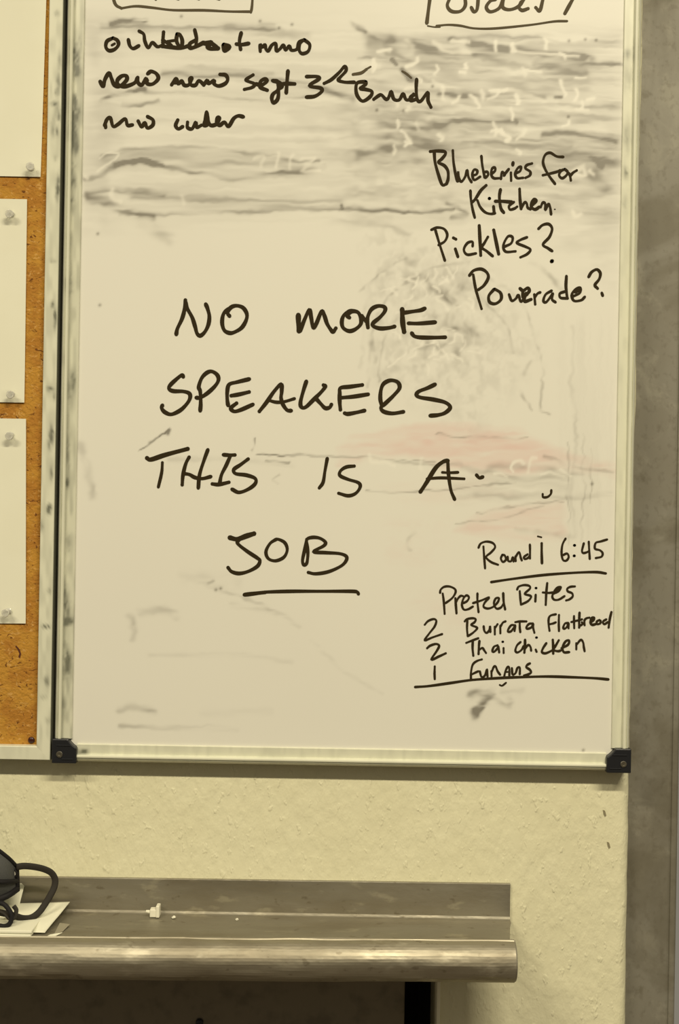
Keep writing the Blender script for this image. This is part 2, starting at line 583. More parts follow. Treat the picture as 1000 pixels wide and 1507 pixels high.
for pts, wd, st, sk in [
    ([(163, 34), (190, 30), (212, 31)], 5, .55, (30, 5)), ([(150, 39), (250, 40), (400, 42)], 6, .30, (60, 4)),
    ([(335, 44), (400, 49), (450, 50)], 6, .30, (30, 6)), ([(240, 108), (330, 112), (450, 124), (520, 146)], 5, .34, (60, 4)),
    ([(240, 100), (300, 100), (400, 108)], 3, .16, (60, 4)), ([(200, 134), (280, 139), (390, 146), (460, 140)], 3, .26, (60, 3)),
    ([(148, 149), (170, 139), (212, 131)], 3.5, .42, (30, 4)), ([(182, 152), (205, 154), (232, 148)], 3, .35, (30, 4)),
    ([(520, 36), (536, 48)], 4, .5, (20, 9)), ([(535, 48), (600, 88)], 4, .16, (20, 9)),
    ([(545, 62), (575, 58)], 10, .30, (20, 8)), ([(606, 68), (636, 76), (668, 78)], 8, .38, (30, 7)),
    ([(570, 78), (640, 84), (700, 82)], 4, .25, (40, 4)), ([(592, 104), (604, 116)], 3.5, .55, (20, 8)),
    ([(580, 86), (584, 96)], 3, .4, (20, 8)), ([(525, 86), (548, 85)], 2.5, .3, (20, 8)),
    ([(660, 60), (740, 54), (800, 60)], 4, .34, (50, 4)), ([(690, 64), (770, 76), (856, 86)], 6, .50, (50, 5)),
    ([(612, 75), (640, 74)], 6, .28, (20, 5)), ([(790, 92), (850, 96), (910, 97)], 5, .34, (40, 4)),
    ([(700, 84), (790, 100), (860, 108)], 6, .20, (40, 4)), ([(800, 84), (840, 80), (870, 88)], 7, .3, (20, 6)),
    ([(644, 141), (690, 140), (720, 143)], 4, .42, (40, 4)), ([(720, 138), (770, 138), (800, 142)], 5, .36, (40, 4)),
    ([(818, 142), (826, 141)], 3, .6, (9, 9)), ([(825, 152), (880, 158), (912, 156)], 5, .16, (30, 4)),
    ([(645, 186), (680, 179), (760, 180)], 4, .3, (40, 4)), ([(560, 170), (600, 200), (650, 205)], 12, .18, (30, 9)),
    ([(530, 228), (552, 222), (575, 216)], 7, .34, (20, 6)), ([(800, 198), (850, 198), (908, 210)], 3.5, .42, (60, 4)),
    ([(700, 214), (760, 206), (840, 212)], 5, .2, (40, 4)), ([(868, 232), (885, 245)], 4, .4, (20, 6)),
    ([(872, 258), (892, 274)], 9, .34, (20, 9)), ([(860, 248), (905, 240)], 12, .18, (30, 8)),
    # the wiped-off lines below the left note
    ([(150, 230), (190, 222), (290, 217), (370, 226), (440, 238), (470, 238)], 3, .30, (40, 4)),
    ([(126, 262), (150, 258), (178, 240), (200, 238), (240, 246), (300, 256), (345, 263), (400, 258), (480, 246)], 3.5, .34, (40, 5)),
    ([(160, 240), (230, 232), (320, 240), (450, 246)], 13, .20, (50, 6)), ([(170, 242), (200, 236), (232, 244)], 6, .24, (20, 5)),
    ([(195, 240), (215, 236), (240, 242)], 3, .4, (12, 4)),
    ([(128, 283), (200, 281), (240, 285)], 4, .26, (40, 4)), ([(130, 290), (160, 298), (190, 310), (222, 318)], 6, .40, (30, 5)),
    ([(200, 287), (300, 294), (400, 300), (500, 298)], 9, .22, (60, 5)), ([(180, 316), (260, 314), (360, 312), (480, 308), (600, 310)], 3, .25, (60, 4)),
    ([(205, 322), (225, 334), (250, 352)], 9, .16, (20, 8)), ([(500, 310), (620, 311), (668, 308)], 2.5, .30, (60, 4)),
    ([(658, 300), (690, 314), (668, 320)], 3.5, .34, (20, 6)), ([(480, 325), (560, 330), (600, 345)], 5, .14, (30, 6)),
    ([(570, 390), (590, 378), (610, 388)], 6, .14, (16, 8)), ([(600, 410), (650, 400), (690, 430)], 7, .18, (16, 8)),
    ([(610, 440), (640, 425), (668, 440)], 6, .2, (12, 8)), ([(650, 480), (690, 490), (680, 500)], 6, .2, (12, 8)),
    ([(560, 470), (545, 500), (552, 530)], 4, .14, (12, 8)), ([(620, 515), (650, 510), (690, 505)], 6, .14, (12, 8)),
    ([(780, 385), (810, 405), (830, 428)], 3.5, .18, (12, 8)), ([(560, 395), (540, 440), (530, 540)], 3, .06, (12, 8)),
    ([(845, 480), (842, 560), (848, 640), (842, 720), (846, 790)], 3, .10, (12, 30)),
    ([(540, 570), (546, 500), (572, 440), (630, 396), (690, 388)], 2.2, .16, (12, 8)), ([(556, 560), (566, 500), (596, 450)], 2, .16, (12, 8)),
    ([(530, 430), (560, 402), (600, 380)], 2, .14, (12, 8)), ([(710, 400), (760, 440), (790, 500), (800, 560)], 2.2, .12, (12, 8)),
    ([(700, 430), (740, 470), (760, 520)], 2, .14, (12, 8)), ([(612, 408), (606, 424)], 4, .3, (9, 9)), ([(628, 410), (640, 426)], 4, .3, (9, 9)),
    ([(648, 430), (660, 446)], 5, .26, (9, 9)), ([(690, 476), (702, 492)], 6, .24, (9, 9)), ([(632, 506), (652, 512)], 7, .26, (9, 9)), ([(664, 500), (676, 520)], 5, .2, (9, 9)),
    ([(765, 576), (782, 602)], 2.2, .2, (9, 9)), ([(800, 560), (796, 600), (806, 610)], 2.2, .2, (9, 9)), ([(780, 530), (770, 550)], 3, .14, (9, 9)),
    ([(858, 640), (860, 720), (856, 800)], 1.6, .16, (9, 20)), ([(872, 660), (870, 740)], 1.4, .14, (9, 20)), ([(836, 650), (838, 800)], 1.4, .14, (9, 20)),
    ([(800, 672), (850, 686), (905, 696)], 2.2, .22, (30, 5)), ([(720, 690), (760, 684), (830, 694)], 6, .16, (14, 8)),
    # thin lines around the big message
    ([(204, 664), (220, 652), (244, 637)], 1.3, .45, (10, 10)), ([(243, 638), (249, 634), (248, 639)], 2.4, 1.0, (50, 50)),
    ([(374, 645), (372, 655), (368, 663)], 1.3, .4, (9, 9)), ([(375, 668), (440, 670), (500, 670), (560, 676), (640, 679)], 1.6, .42, (40, 5)),
    ([(250, 678), (300, 676), (390, 678), (430, 684)], 4, .10, (40, 5)), ([(390, 677), (425, 679)], 1.6, .35, (14, 5)),
    ([(560, 678), (610, 682), (680, 684)], 2.5, .22, (30, 4)), ([(540, 722), (600, 724), (680, 718), (760, 710)], 1.5, .30, (30, 4)),
    ([(680, 690), (740, 700), (800, 703), (860, 696)], 4, .16, (30, 4)), ([(700, 730), (800, 732), (900, 728)], 4, .10, (30, 4)),
    ([(640, 640), (700, 642), (780, 646)], 1.5, .28, (20, 3)), ([(700, 756), (770, 744), (830, 738)], 1.6, .22, (20, 3)),
    ([(670, 772), (740, 762), (800, 745)], 1.5, .18, (20, 3)), ([(608, 785), (600, 800), (604, 808)], 3, .1, (9, 9)),
    ([(760, 780), (842, 790)], 4, .1, (9, 9)), ([(409, 700), (404, 708), (412, 714)], 1.4, .22, (9, 9)),
    # lower part
    ([(190, 905), (198, 925), (196, 940)], 5, .16, (20, 6)), ([(205, 900), (240, 898), (260, 905)], 6, .14, (20, 6)),
    ([(275, 850), (300, 852), (345, 858)], 10, .08, (20, 6)), ([(305, 858), (312, 853)], 3, .22, (9, 9)),
    ([(300, 862), (350, 876), (420, 906)], 2.2, .14, (30, 4)), ([(340, 890), (400, 900), (440, 920)], 4, .08, (30, 4)),
    ([(220, 965), (330, 962), (430, 975)], 4, .06, (30, 4)), ([(176, 1045), (190, 1040), (210, 1042), (230, 1046)], 5, .22, (20, 5)),
    ([(178, 1068), (260, 1070), (350, 1074)], 3, .20, (60, 4)), ([(300, 1050), (400, 1048)], 5, .06, (60, 4)),
    ([(460, 945), (500, 985), (560, 1020)], 3, .05, (60, 4)), ([(118, 655), (128, 690), (136, 730)], 6, .14, (9, 20)),
    # the rubbed-out patch under the order list
    ([(692, 1022), (705, 1018), (722, 1020)], 6, .32, (14, 4)), ([(702, 1054), (700, 1046), (712, 1034), (718, 1030)], 6, .58, (14, 5)),
    ([(705, 1052), (713, 1042)], 3, .5, (14, 5)), ([(725, 1028), (745, 1038), (752, 1030)], 5, .16, (14, 5)),
    ([(740, 1016), (770, 1018)], 5, .10, (14, 5)),
]:
    brush(dark, pts, wd, st, sk)
dark *= 1.25
PX, PY = PX - _wx, PY - _wy
# specks
for (x, y) in [(144, 344), (147, 449), (267, 24), (862, 58), (878, 59), (838, 60), (837, 172), (503, 302), (504, 306),
               (637, 127), (555, 162), (595, 163), (411, 41), (430, 36), (859, 1104), (383, 31), (872, 712), (325, 866), (318, 868)]:
    dark += .75 * np.exp(-(np.hypot(PX - x, PY - y) / 2.3) ** 2)
PX, PY = PX + _wx, PY + _wy
# pink wash left by a red marker
wash(pink, [(498, 660), (520, 642), (610, 626), (690, 624), (765, 634), (800, 652), (850, 672), (930, 692), (930, 703), (820, 690),
            (740, 700), (660, 690), (600, 668), (500, 684)], .52, 12, 60, 9, 81, .0, .75, .05)
wash(pink, [(600, 640), (740, 638), (780, 664), (640, 668)], .22, 12, 40, 6, 83, .1, .8)
wash(pink, [(672, 782), (700, 758), (760, 745), (830, 738), (832, 790), (780, 800), (700, 786)], .42, 12, 60, 8, 85, .0, .8)
wash(pink, [(560, 715), (720, 700), (760, 730), (600, 745)], .16, 14, 50, 8, 87)
wash(pink, [(570, 770), (660, 760), (640, 830), (570, 830)], .12, 20, 24, 10, 89)
wash(pink, [(600, 870), (720, 880), (720, 925), (610, 925)], .12, 24, 40, 12, 91)
wash(pink, [(100, 60), (120, 60), (120, 90), (100, 90)], .15, 14, 20, 12, 93)
# traces where the dirt was wiped or written away: bright ghosts of old letters
ghost = []
for i in range(34):
    x = 545 + 345 * rng.random()
    y = 55 + 165 * rng.random()
    l = 6 + 16 * rng.random()
    a = rng.choice([0.0, 1.4, 1.6, .9, -.7])
    ghost.append(([(x, y), (x + l * math.cos(a) * .6 + 2, y + l * math.sin(a) * .5), (x + l * math.cos(a), y + l * math.sin(a))], 2.8, .60))
for i in range(44):
    x = 575 + 120 * rng.random()
    y = 390 + 150 * rng.random()
    a = 3.1 * rng.random()
    l = 10 + 12 * rng.random()
    ghost.append(([(x, y), (x + l * .5 * math.cos(a) + 3, y + l * .5 * math.sin(a)), (x + l * math.cos(a), y + l * math.sin(a))], 1.8, .50))
ghost += [([(728, 60), (730, 74)], 3, .8), ([(755, 62), (756, 76)], 3, .8), ([(760, 76), (800, 80), (850, 84)], 3, .5),
          ([(640, 64), (660, 76), (690, 78)], 4, .5), ([(665, 62), (690, 62)], 3, .5), ([(770, 100), (772, 112)], 3, .5),
          ([(650, 130), (652, 148)], 3, .5), ([(710, 132), (712, 146)], 3, .5), ([(745, 132), (775, 138), (800, 146)], 4, .5),
          ([(735, 192), (740, 198), (748, 200), (744, 206)], 3, .6), ([(845, 252), (858, 246), (862, 258), (850, 256)], 3, .55),
          ([(868, 250), (872, 256)], 3, .5), ([(842, 312), (848, 318), (856, 314)], 3, .5), ([(790, 244), (800, 250)], 4, .4),
          ([(148, 232), (160, 224), (172, 226), (166, 236), (146, 252)], 2, .5), ([(376, 232), (388, 230), (384, 246)], 2.5, .4),
          ([(410, 226), (408, 248)], 3, .45), ([(430, 228), (428, 248)], 3, .45), ([(446, 232), (462, 232), (448, 250), (470, 250)], 3, .45),
          ([(132, 260), (128, 258)], 3, .4), ([(165, 280), (162, 292), (176, 296)], 3, .4), ([(268, 288), (270, 300)], 4, .3),
          ([(620, 690), (622, 674)], 2.5, .35), ([(546, 672), (550, 682), (566, 680), (580, 686)], 3, .5),
          ([(728, 700), (738, 698), (746, 702)], 2.2, .5), ([(756, 692), (752, 682), (764, 676), (772, 680)], 2.2, .55),
          ([(778, 694), (780, 676), (790, 673)], 2.2, .55), ([(796, 698), (812, 696), (830, 700)], 2.2, .4), ([(825, 690), (842, 700)], 2, .4),
          ([(120, 40), (120, 120), (116, 240)], 3, .25), ([(598, 60), (605, 70)], 4, .3), ([(536, 94), (560, 96)], 5, .35),
          ([(585, 178), (584, 190)], 2, .5), ([(640, 120), (650, 128)], 3, .4), ([(612, 180), (616, 192)], 3, .3)]
for pts, wd, st in ghost:
    brush(lite, pts, wd, min(1.25 * st, .9), (30, 30), .3)
lite = np.clip(lite, 0, .85)
dark = np.clip(dark, 0, .9)
idx = np.arange(NX * NZ).reshape(NZ, NX)
fs = np.stack([idx[:-1, :-1], idx[:-1, 1:], idx[1:, 1:], idx[1:, :-1]], -1).reshape(-1, 4)
co = np.stack([gx.ravel(), np.zeros(NX * NZ), gz.ravel()], 1)
me = bpy.data.meshes.new('writing_surface')
me.vertices.add(len(co))
me.vertices.foreach_set('co', co.ravel().astype(np.float32))
me.loops.add(fs.size)
me.loops.foreach_set('vertex_index', fs.ravel().astype(np.int32))
me.polygons.add(len(fs))
me.polygons.foreach_set('loop_start', (np.arange(len(fs)) * 4).astype(np.int32))
me.update(calc_edges=True)
set_attr(me, np.stack([dark.ravel(), np.clip(pink, 0, 1).ravel(), lite.ravel()], 1))
link('writing_surface', me, M_panel.m, wbd)




SPOT = 1.0


def rail(name, x0, z0, x1, z1, inward, prof, mat, parent, spots, seed, base=.10, mit=(0, 0), label=None, grime=.0):
    """frame rail from (x0,z0) to (x1,z1); prof: (distance inward from the outer edge, y); mit: mitre at both ends"""
    L = math.hypot(x1 - x0, z1 - z0)
    n = max(2, int(L / .003))
    dx, dz = (x1 - x0) / L, (z1 - z0) / L
    vs, at_ = [], []
    m = len(prof)
    for i in range(n + 1):
        for (o, y) in prof:
            t0, t1 = mit[0] * o, L - mit[1] * o
            t = t0 + (t1 - t0) * i / n
            X, Z = x0 + dx * t + inward[0] * o, z0 + dz * t + inward[1] * o
            vs.append((X, y, Z))
            a, b = to_px(X, y, Z)
            d_ = base * float(np.clip(vnoise(a, b, 5, 22, seed) * 2 - .7, 0, 1))
            pk = 0
            for (sx, sy, rx, ry, st) in spots:
                q = ((a - sx) / rx) ** 2 + ((b - sy) / ry) ** 2
                if q < 4:
                    d_ += 1.5 * st * math.exp(-q) * (.45 + 1.1 * float(vnoise(a, b, 3, 5, seed + 7)))
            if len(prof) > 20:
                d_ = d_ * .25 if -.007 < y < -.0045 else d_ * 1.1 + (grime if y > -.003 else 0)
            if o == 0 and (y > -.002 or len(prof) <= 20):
                d_ = .92  # outer side faces coloured dark, standing in for shade in the gap between frames
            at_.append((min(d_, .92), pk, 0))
    fs = [(i * m + k, i * m + k + 1, (i + 1) * m + k + 1, (i + 1) * m + k) for i in range(n) for k in range(m - 1)]
    fs += [tuple(range(m)), tuple(n * m + k for k in range(m))]
    me = fix_normals(raw(name, vs, fs))
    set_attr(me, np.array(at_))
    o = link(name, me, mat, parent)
    if label:
        o['label'] = label
    return o


# aluminium section: outer skin, groove, rounded ridge, broad inner band
P_ = [(0, YW - .0005), (0, .0022), (.0005, .0002), (.0014, -.0020), (.0026, -.0038), (.0037, -.0048), (.0041, -.0038), (.0046, -.0038),
      (.0050, -.0057), (.0060, -.0062), (.0072, -.0061), (.0080, -.0052), (.0083, -.0026), (.0088, -.0016), *[(float(q), -.0016 - .0006 * (float(q) - .0088) / .0096) for q in np.linspace(.0100, .0172, 7)], (.0184, -.0022), (.0190, -.0014), (.0190, .003)]
capw = .0245
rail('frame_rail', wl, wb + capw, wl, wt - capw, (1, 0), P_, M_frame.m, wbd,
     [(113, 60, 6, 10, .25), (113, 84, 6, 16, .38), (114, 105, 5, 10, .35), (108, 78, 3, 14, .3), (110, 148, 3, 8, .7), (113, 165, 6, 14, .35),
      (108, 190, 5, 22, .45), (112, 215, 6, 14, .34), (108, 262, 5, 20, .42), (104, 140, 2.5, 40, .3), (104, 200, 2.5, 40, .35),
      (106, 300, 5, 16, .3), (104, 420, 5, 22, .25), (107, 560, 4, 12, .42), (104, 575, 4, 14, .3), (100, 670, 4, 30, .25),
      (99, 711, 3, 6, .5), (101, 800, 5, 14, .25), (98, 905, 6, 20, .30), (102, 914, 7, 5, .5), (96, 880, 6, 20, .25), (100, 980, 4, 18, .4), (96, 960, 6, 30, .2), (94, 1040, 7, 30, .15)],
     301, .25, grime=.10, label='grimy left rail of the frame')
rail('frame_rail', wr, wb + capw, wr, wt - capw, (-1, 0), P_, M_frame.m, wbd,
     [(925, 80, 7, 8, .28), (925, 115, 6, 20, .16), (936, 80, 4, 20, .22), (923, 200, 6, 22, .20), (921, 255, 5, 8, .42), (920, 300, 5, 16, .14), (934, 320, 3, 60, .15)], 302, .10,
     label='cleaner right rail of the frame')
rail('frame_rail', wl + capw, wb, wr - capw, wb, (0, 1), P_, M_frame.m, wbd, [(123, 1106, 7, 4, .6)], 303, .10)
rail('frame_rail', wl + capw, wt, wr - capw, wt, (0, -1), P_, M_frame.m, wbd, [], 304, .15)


def corner(cx, cz, sx, sz):
    """black plastic cap over a frame corner; (sx, sz) point inward"""
    yf, yb = -.0082, YW - .0005
    e, g, c = .0252, .0250, .0092
    P = [(-.0006, -.0006), (e, -.0006), (e, g - c)]
    for k in range(1, 6):                      # concave scoop at the inner corner
        a = k / 6 * math.pi / 2
        P.append((e - c * .35 * math.sin(a) - c * .65 * k / 6, g - c + c * .65 * k / 6 + c * .35 * (1 - math.cos(a))))
    P += [(e - c, g), (-.0006, g)]
    m = bevelled(slab('corner_cap', [(cx + sx * a, yf, cz + sz * b) for a, b in P], yb - yf), .0011, 2)
    cap = link('corner_cap', m, M_black.m, wbd)
    cap['label'] = 'black plastic corner cap'
    ctr = (cx + sx * .0076, yf - .0001, cz + sz * .0090)
    link('screw', lathe('screw', [(.0030, .0), (.0033, .0006), (.0030, .0009), (.0016, .0009), (.0013, .0004)], ctr, (0, -1, 0), 24), M_screw.m, cap)
    # moulded ribs
    r = [box('r', min(cx + sx * .010, cx + sx * .022), max(cx + sx * .010, cx + sx * .022), yf - .0008, yf + .001,
             min(cz + sz * .0035, cz + sz * .0045), max(cz + sz * .0035, cz + sz * .0045)),
         box('r', min(cx + sx * .004, cx + sx * .019), max(cx + sx * .004, cx + sx * .019), yf - .0008, yf + .001,
             min(cz + sz * .0178, cz + sz * .0188), max(cz + sz * .0178, cz + sz * .0188))]
    link('rib', bevelled(merge('rib', r), .0003, 1), M_black.m, cap)


corner(wl, wb, 1, 1)
corner(wr, wb, -1, 1)
corner(wl, wt, 1, -1)
corner(wr, wt, -1, -1)


# ------------------------------------------------------------------ the handwriting, traced stroke by stroke
def ink(name, blocks, mat, label, y=-.0003):
    vs, fs = [], []
    k_ = 0
    for (x0, y0, sc, wpx, strokes) in blocks:
        for st in strokes:
            wk = wpx
            if isinstance(st[0], (int, float)):
                wk, st = st[0], st[1:]
            k_ += 1
            pts = [at(x0 + a * sc, y0 + b * sc, y - k_ * 4e-6) for a, b in st]
            if len(pts) == 1:
                pts = [pts[0] + Vector((-.0003, 0, 0)), pts[0] + Vector((.0003, 0, 0))]
            pts = crom(pts, 6)
            h = wk / S / 2
            n = len(pts)
            b = len(vs)
            ph = random.random() * 6
            for i, p in enumerate(pts):
                t = (pts[min(i + 1, n - 1)] - pts[max(i - 1, 0)])
                t = t.normalized() if t.length > 1e-7 else Vector((1, 0, 0))
                q = Vector((-t.z, 0, t.x))
                hh = h * (1 + .10 * math.sin(ph + i * .45))
                dy = Vector((0, -i * 5e-7, 0))
                vs += [p + q * hh + dy, p - q * hh + dy]
            fs += [(b + 2 * i, b + 2 * i + 1, b + 2 * i + 3, b + 2 * i + 2) for i in range(n - 1)]
            for i in (0, n - 1):                         # round ends
                c = len(vs)
                for k in range(10):
                    a = 2 * math.pi * k / 10
                    vs.append(pts[i] + Vector((h * .98 * math.cos(a), -2e-6, h * .98 * math.sin(a))))
                fs.append(tuple(range(c, c + 10)))
    me = raw(name, vs, fs)
    for p in me.polygons:
        if p.normal.y > 0:
            p.flip()
    o = link(name, me, mat, wbd)
    o['label'] = label
    return o


A_ = (220, 420, .24)
B_ = (440, 420, .26)
C_ = (190, 620, .27)
E_ = (440, 620, .28)
msg = [
    (*A_, 5.8, [
        [(165, 300), (172, 265), (200, 205), (215, 150), (221, 90)],
        [(221, 100), (232, 140), (262, 195), (280, 250), (292, 293), (312, 308), (340, 285), (362, 240), (368, 190), (358, 145), (346, 115)],
        [(492, 188), (480, 168), (500, 135), (535, 124), (575, 137), (598, 175), (593, 215), (565, 260), (520, 287), (490, 291), (460, 275), (447, 235), (450, 190), (465, 160), (500, 137)],
        [(208, 560), (198, 550), (160, 580), (125, 615), (122, 636), (150, 648), (210, 650), (247, 665), (245, 703), (205, 753), (160, 782), (125, 790), (90, 773), (75, 750), (80, 735)],
        [(312, 768), (315, 720), (312, 650), (303, 622), (320, 570), (350, 537), (382, 527), (415, 547), (424, 580), (400, 620), (350, 665), (310, 688), (288, 688)],
        [(483, 735), (478, 700), (478, 650), (490, 607), (540, 592), (613, 574)],
        [(502, 676), (550, 668), (612, 653)], [(535, 722), (500, 752), (520, 772), (560, 763), (635, 730)],
        [(675, 772), (720, 715), (765, 650), (808, 606), (812, 650), (808, 690), (820, 730), (845, 764), (870, 768)],
        [4.8, (735, 705), (780, 716), (830, 712), (890, 694)],
        [7.4, (914, 182), (915, 230), (918, 280)]]),
    (*B_, 5.8, [
        [(8, 258), (30, 200), (60, 137), (70, 180), (82, 240), (100, 215), (130, 145), (145, 170), (160, 215), (180, 248), (195, 262), (210, 242)],
        [(287, 182), (274, 172), (300, 147), (335, 152), (352, 185), (350, 220), (320, 248), (285, 258), (252, 240), (244, 205), (255, 170), (285, 147), (312, 144)],
        [(392, 238), (388, 200), (395, 165), (415, 132), (450, 116), (485, 122), (488, 145), (460, 180), (422, 212), (422, 230), (460, 243), (510, 240), (543, 232)],
        [(358, 172), (380, 202)],
        [7.2, (597, 262), (590, 220), (587, 175), (586, 135)], [(590, 155), (640, 148), (690, 140), (714, 130)],
        [(622, 214), (680, 215), (773, 208)], [(640, 270), (655, 287), (690, 294), (760, 295), (830, 293)],
        [(43, 543), (25, 600), (10, 660), (15, 688), (40, 688), (90, 640), (130, 600), (150, 572), (140, 564)],
        [(102, 645), (125, 670), (150, 694), (175, 690), (185, 674)],
        [(236, 703), (232, 660), (232, 610), (237, 580), (290, 573), (360, 563)], [(245, 635), (310, 629), (393, 616)],
        [(260, 723), (280, 727), (330, 718), (373, 708)],
        [(470, 680), (462, 640), (466, 590), (482, 555), (520, 537), (560, 547), (571, 580), (540, 620), (490, 668), (466, 690), (480, 713), (530, 724), (593, 715)],
        [(772, 560), (730, 580), (680, 600), (667, 620), (690, 634), (760, 645), (830, 662), (858, 690), (830, 720), (790, 733), (745, 737)]]),
    (*C_, 5.4, [
        [6.6, (98, 200), (120, 208), (200, 182), (320, 150)], [4.6, (182, 225), (178, 280), (160, 358)],
        [(328, 195), (310, 230), (295, 290), (290, 346)], [(430, 155), (410, 210), (385, 290), (378, 363)],
        [(302, 285), (330, 290), (360, 306), (400, 312), (446, 301)],
        [(515, 182), (545, 184), (578, 183)], [(552, 190), (530, 240), (505, 290), (495, 335)], [(454, 341), (490, 344), (545, 332)],
        [(650, 205), (610, 235), (572, 262), (582, 285), (640, 293), (688, 311), (688, 340), (650, 370), (600, 387), (562, 370)],
        [7.2, (550, 634), (590, 642), (640, 625), (682, 612)],
        [(600, 645), (592, 665), (640, 705), (700, 745), (714, 760), (700, 790), (650, 818), (600, 829), (560, 819), (540, 797)],
        [4.8, (805, 642), (770, 665), (747, 710), (760, 748), (800, 760), (845, 740), (863, 700), (850, 662), (815, 643), (795, 646)]]),
    (*E_, 5.0, [
        [(150, 195), (138, 260), (128, 320), (108, 350)],
        [(292, 235), (250, 240), (220, 260), (217, 285), (260, 305), (313, 322), (323, 345), (300, 378), (260, 391), (210, 378)],
        [6.2, (640, 370), (670, 325), (720, 245), (760, 212), (784, 207)], [(784, 207), (788, 280), (800, 360), (820, 410)],
        [4.2, (675, 302), (750, 297), (870, 302)], [4.0, (755, 268), (790, 270), (838, 268)], [5.2, (935, 282), (950, 297), (968, 292)],
        [(42, 620), (30, 680), (20, 730), (26, 754), (42, 745), (48, 700), (45, 660), (42, 622), (70, 610), (110, 614), (140, 635), (130, 655), (77, 685),
         (140, 690), (220, 696), (253, 716), (230, 755), (160, 789), (90, 801), (50, 794)]]),
    (320, 770, .22, 5.0, [[(182, 477), (230, 470), (330, 460), (500, 455), (700, 455), (900, 455), (938, 461), (945, 473)],
                          [5.8, (182, 478), (250, 470), (320, 462)]]),
    (600, 640, .25, 3.4, [[(797, 348), (800, 366), (825, 365), (845, 347), (848, 325)]]),
]


def ink_lines(blocks, mat, rows):
    """rows: (label, test on the stroke's middle in photo pixels) - one part for every written line"""
    out = [[] for _ in rows]
    for (x0, y0, sc, wpx, strokes) in blocks:
        for st in strokes:
            wk, p = (st[0], st[1:]) if isinstance(st[0], (int, float)) else (wpx, st)
            xs = [x0 + q[0] * sc for q in p]
            ys = [y0 + q[1] * sc for q in p]
            cx, cy = (min(xs) + max(xs)) / 2, (min(ys) + max(ys)) / 2
            for k, (lb, test) in enumerate(rows):
                if test(cx, cy):
                    out[k].append((x0, y0, sc, wk, [p]))
                    break
            else:
                raise ValueError('stroke without a line')
    for (lb, _), bl in zip(rows, out):
        ink('handwriting', bl, mat, lb)


ink_lines(msg, M_ink.m, [
    ('capital letters reading NO', lambda x, y: y < 520 and x < 400), ('capital letters reading MORE', lambda x, y: y < 520),
    ('capital letters reading SPEAKERS', lambda x, y: y < 625), ('capital letters reading THIS', lambda x, y: y < 745 and x < 420),
    ('capital letters reading IS', lambda x, y: y < 745 and x < 560), ('capital letter A', lambda x, y: y < 745 and x < 690),
    ('short marker dot right of the letter A', lambda x, y: y < 745 and x < 740), ('small hooked marker tick right of the letter A', lambda x, y: y < 745), ('capital letters reading JOB', lambda x, y: y < 850),
    ('thick underline below JOB', lambda x, y: True)])

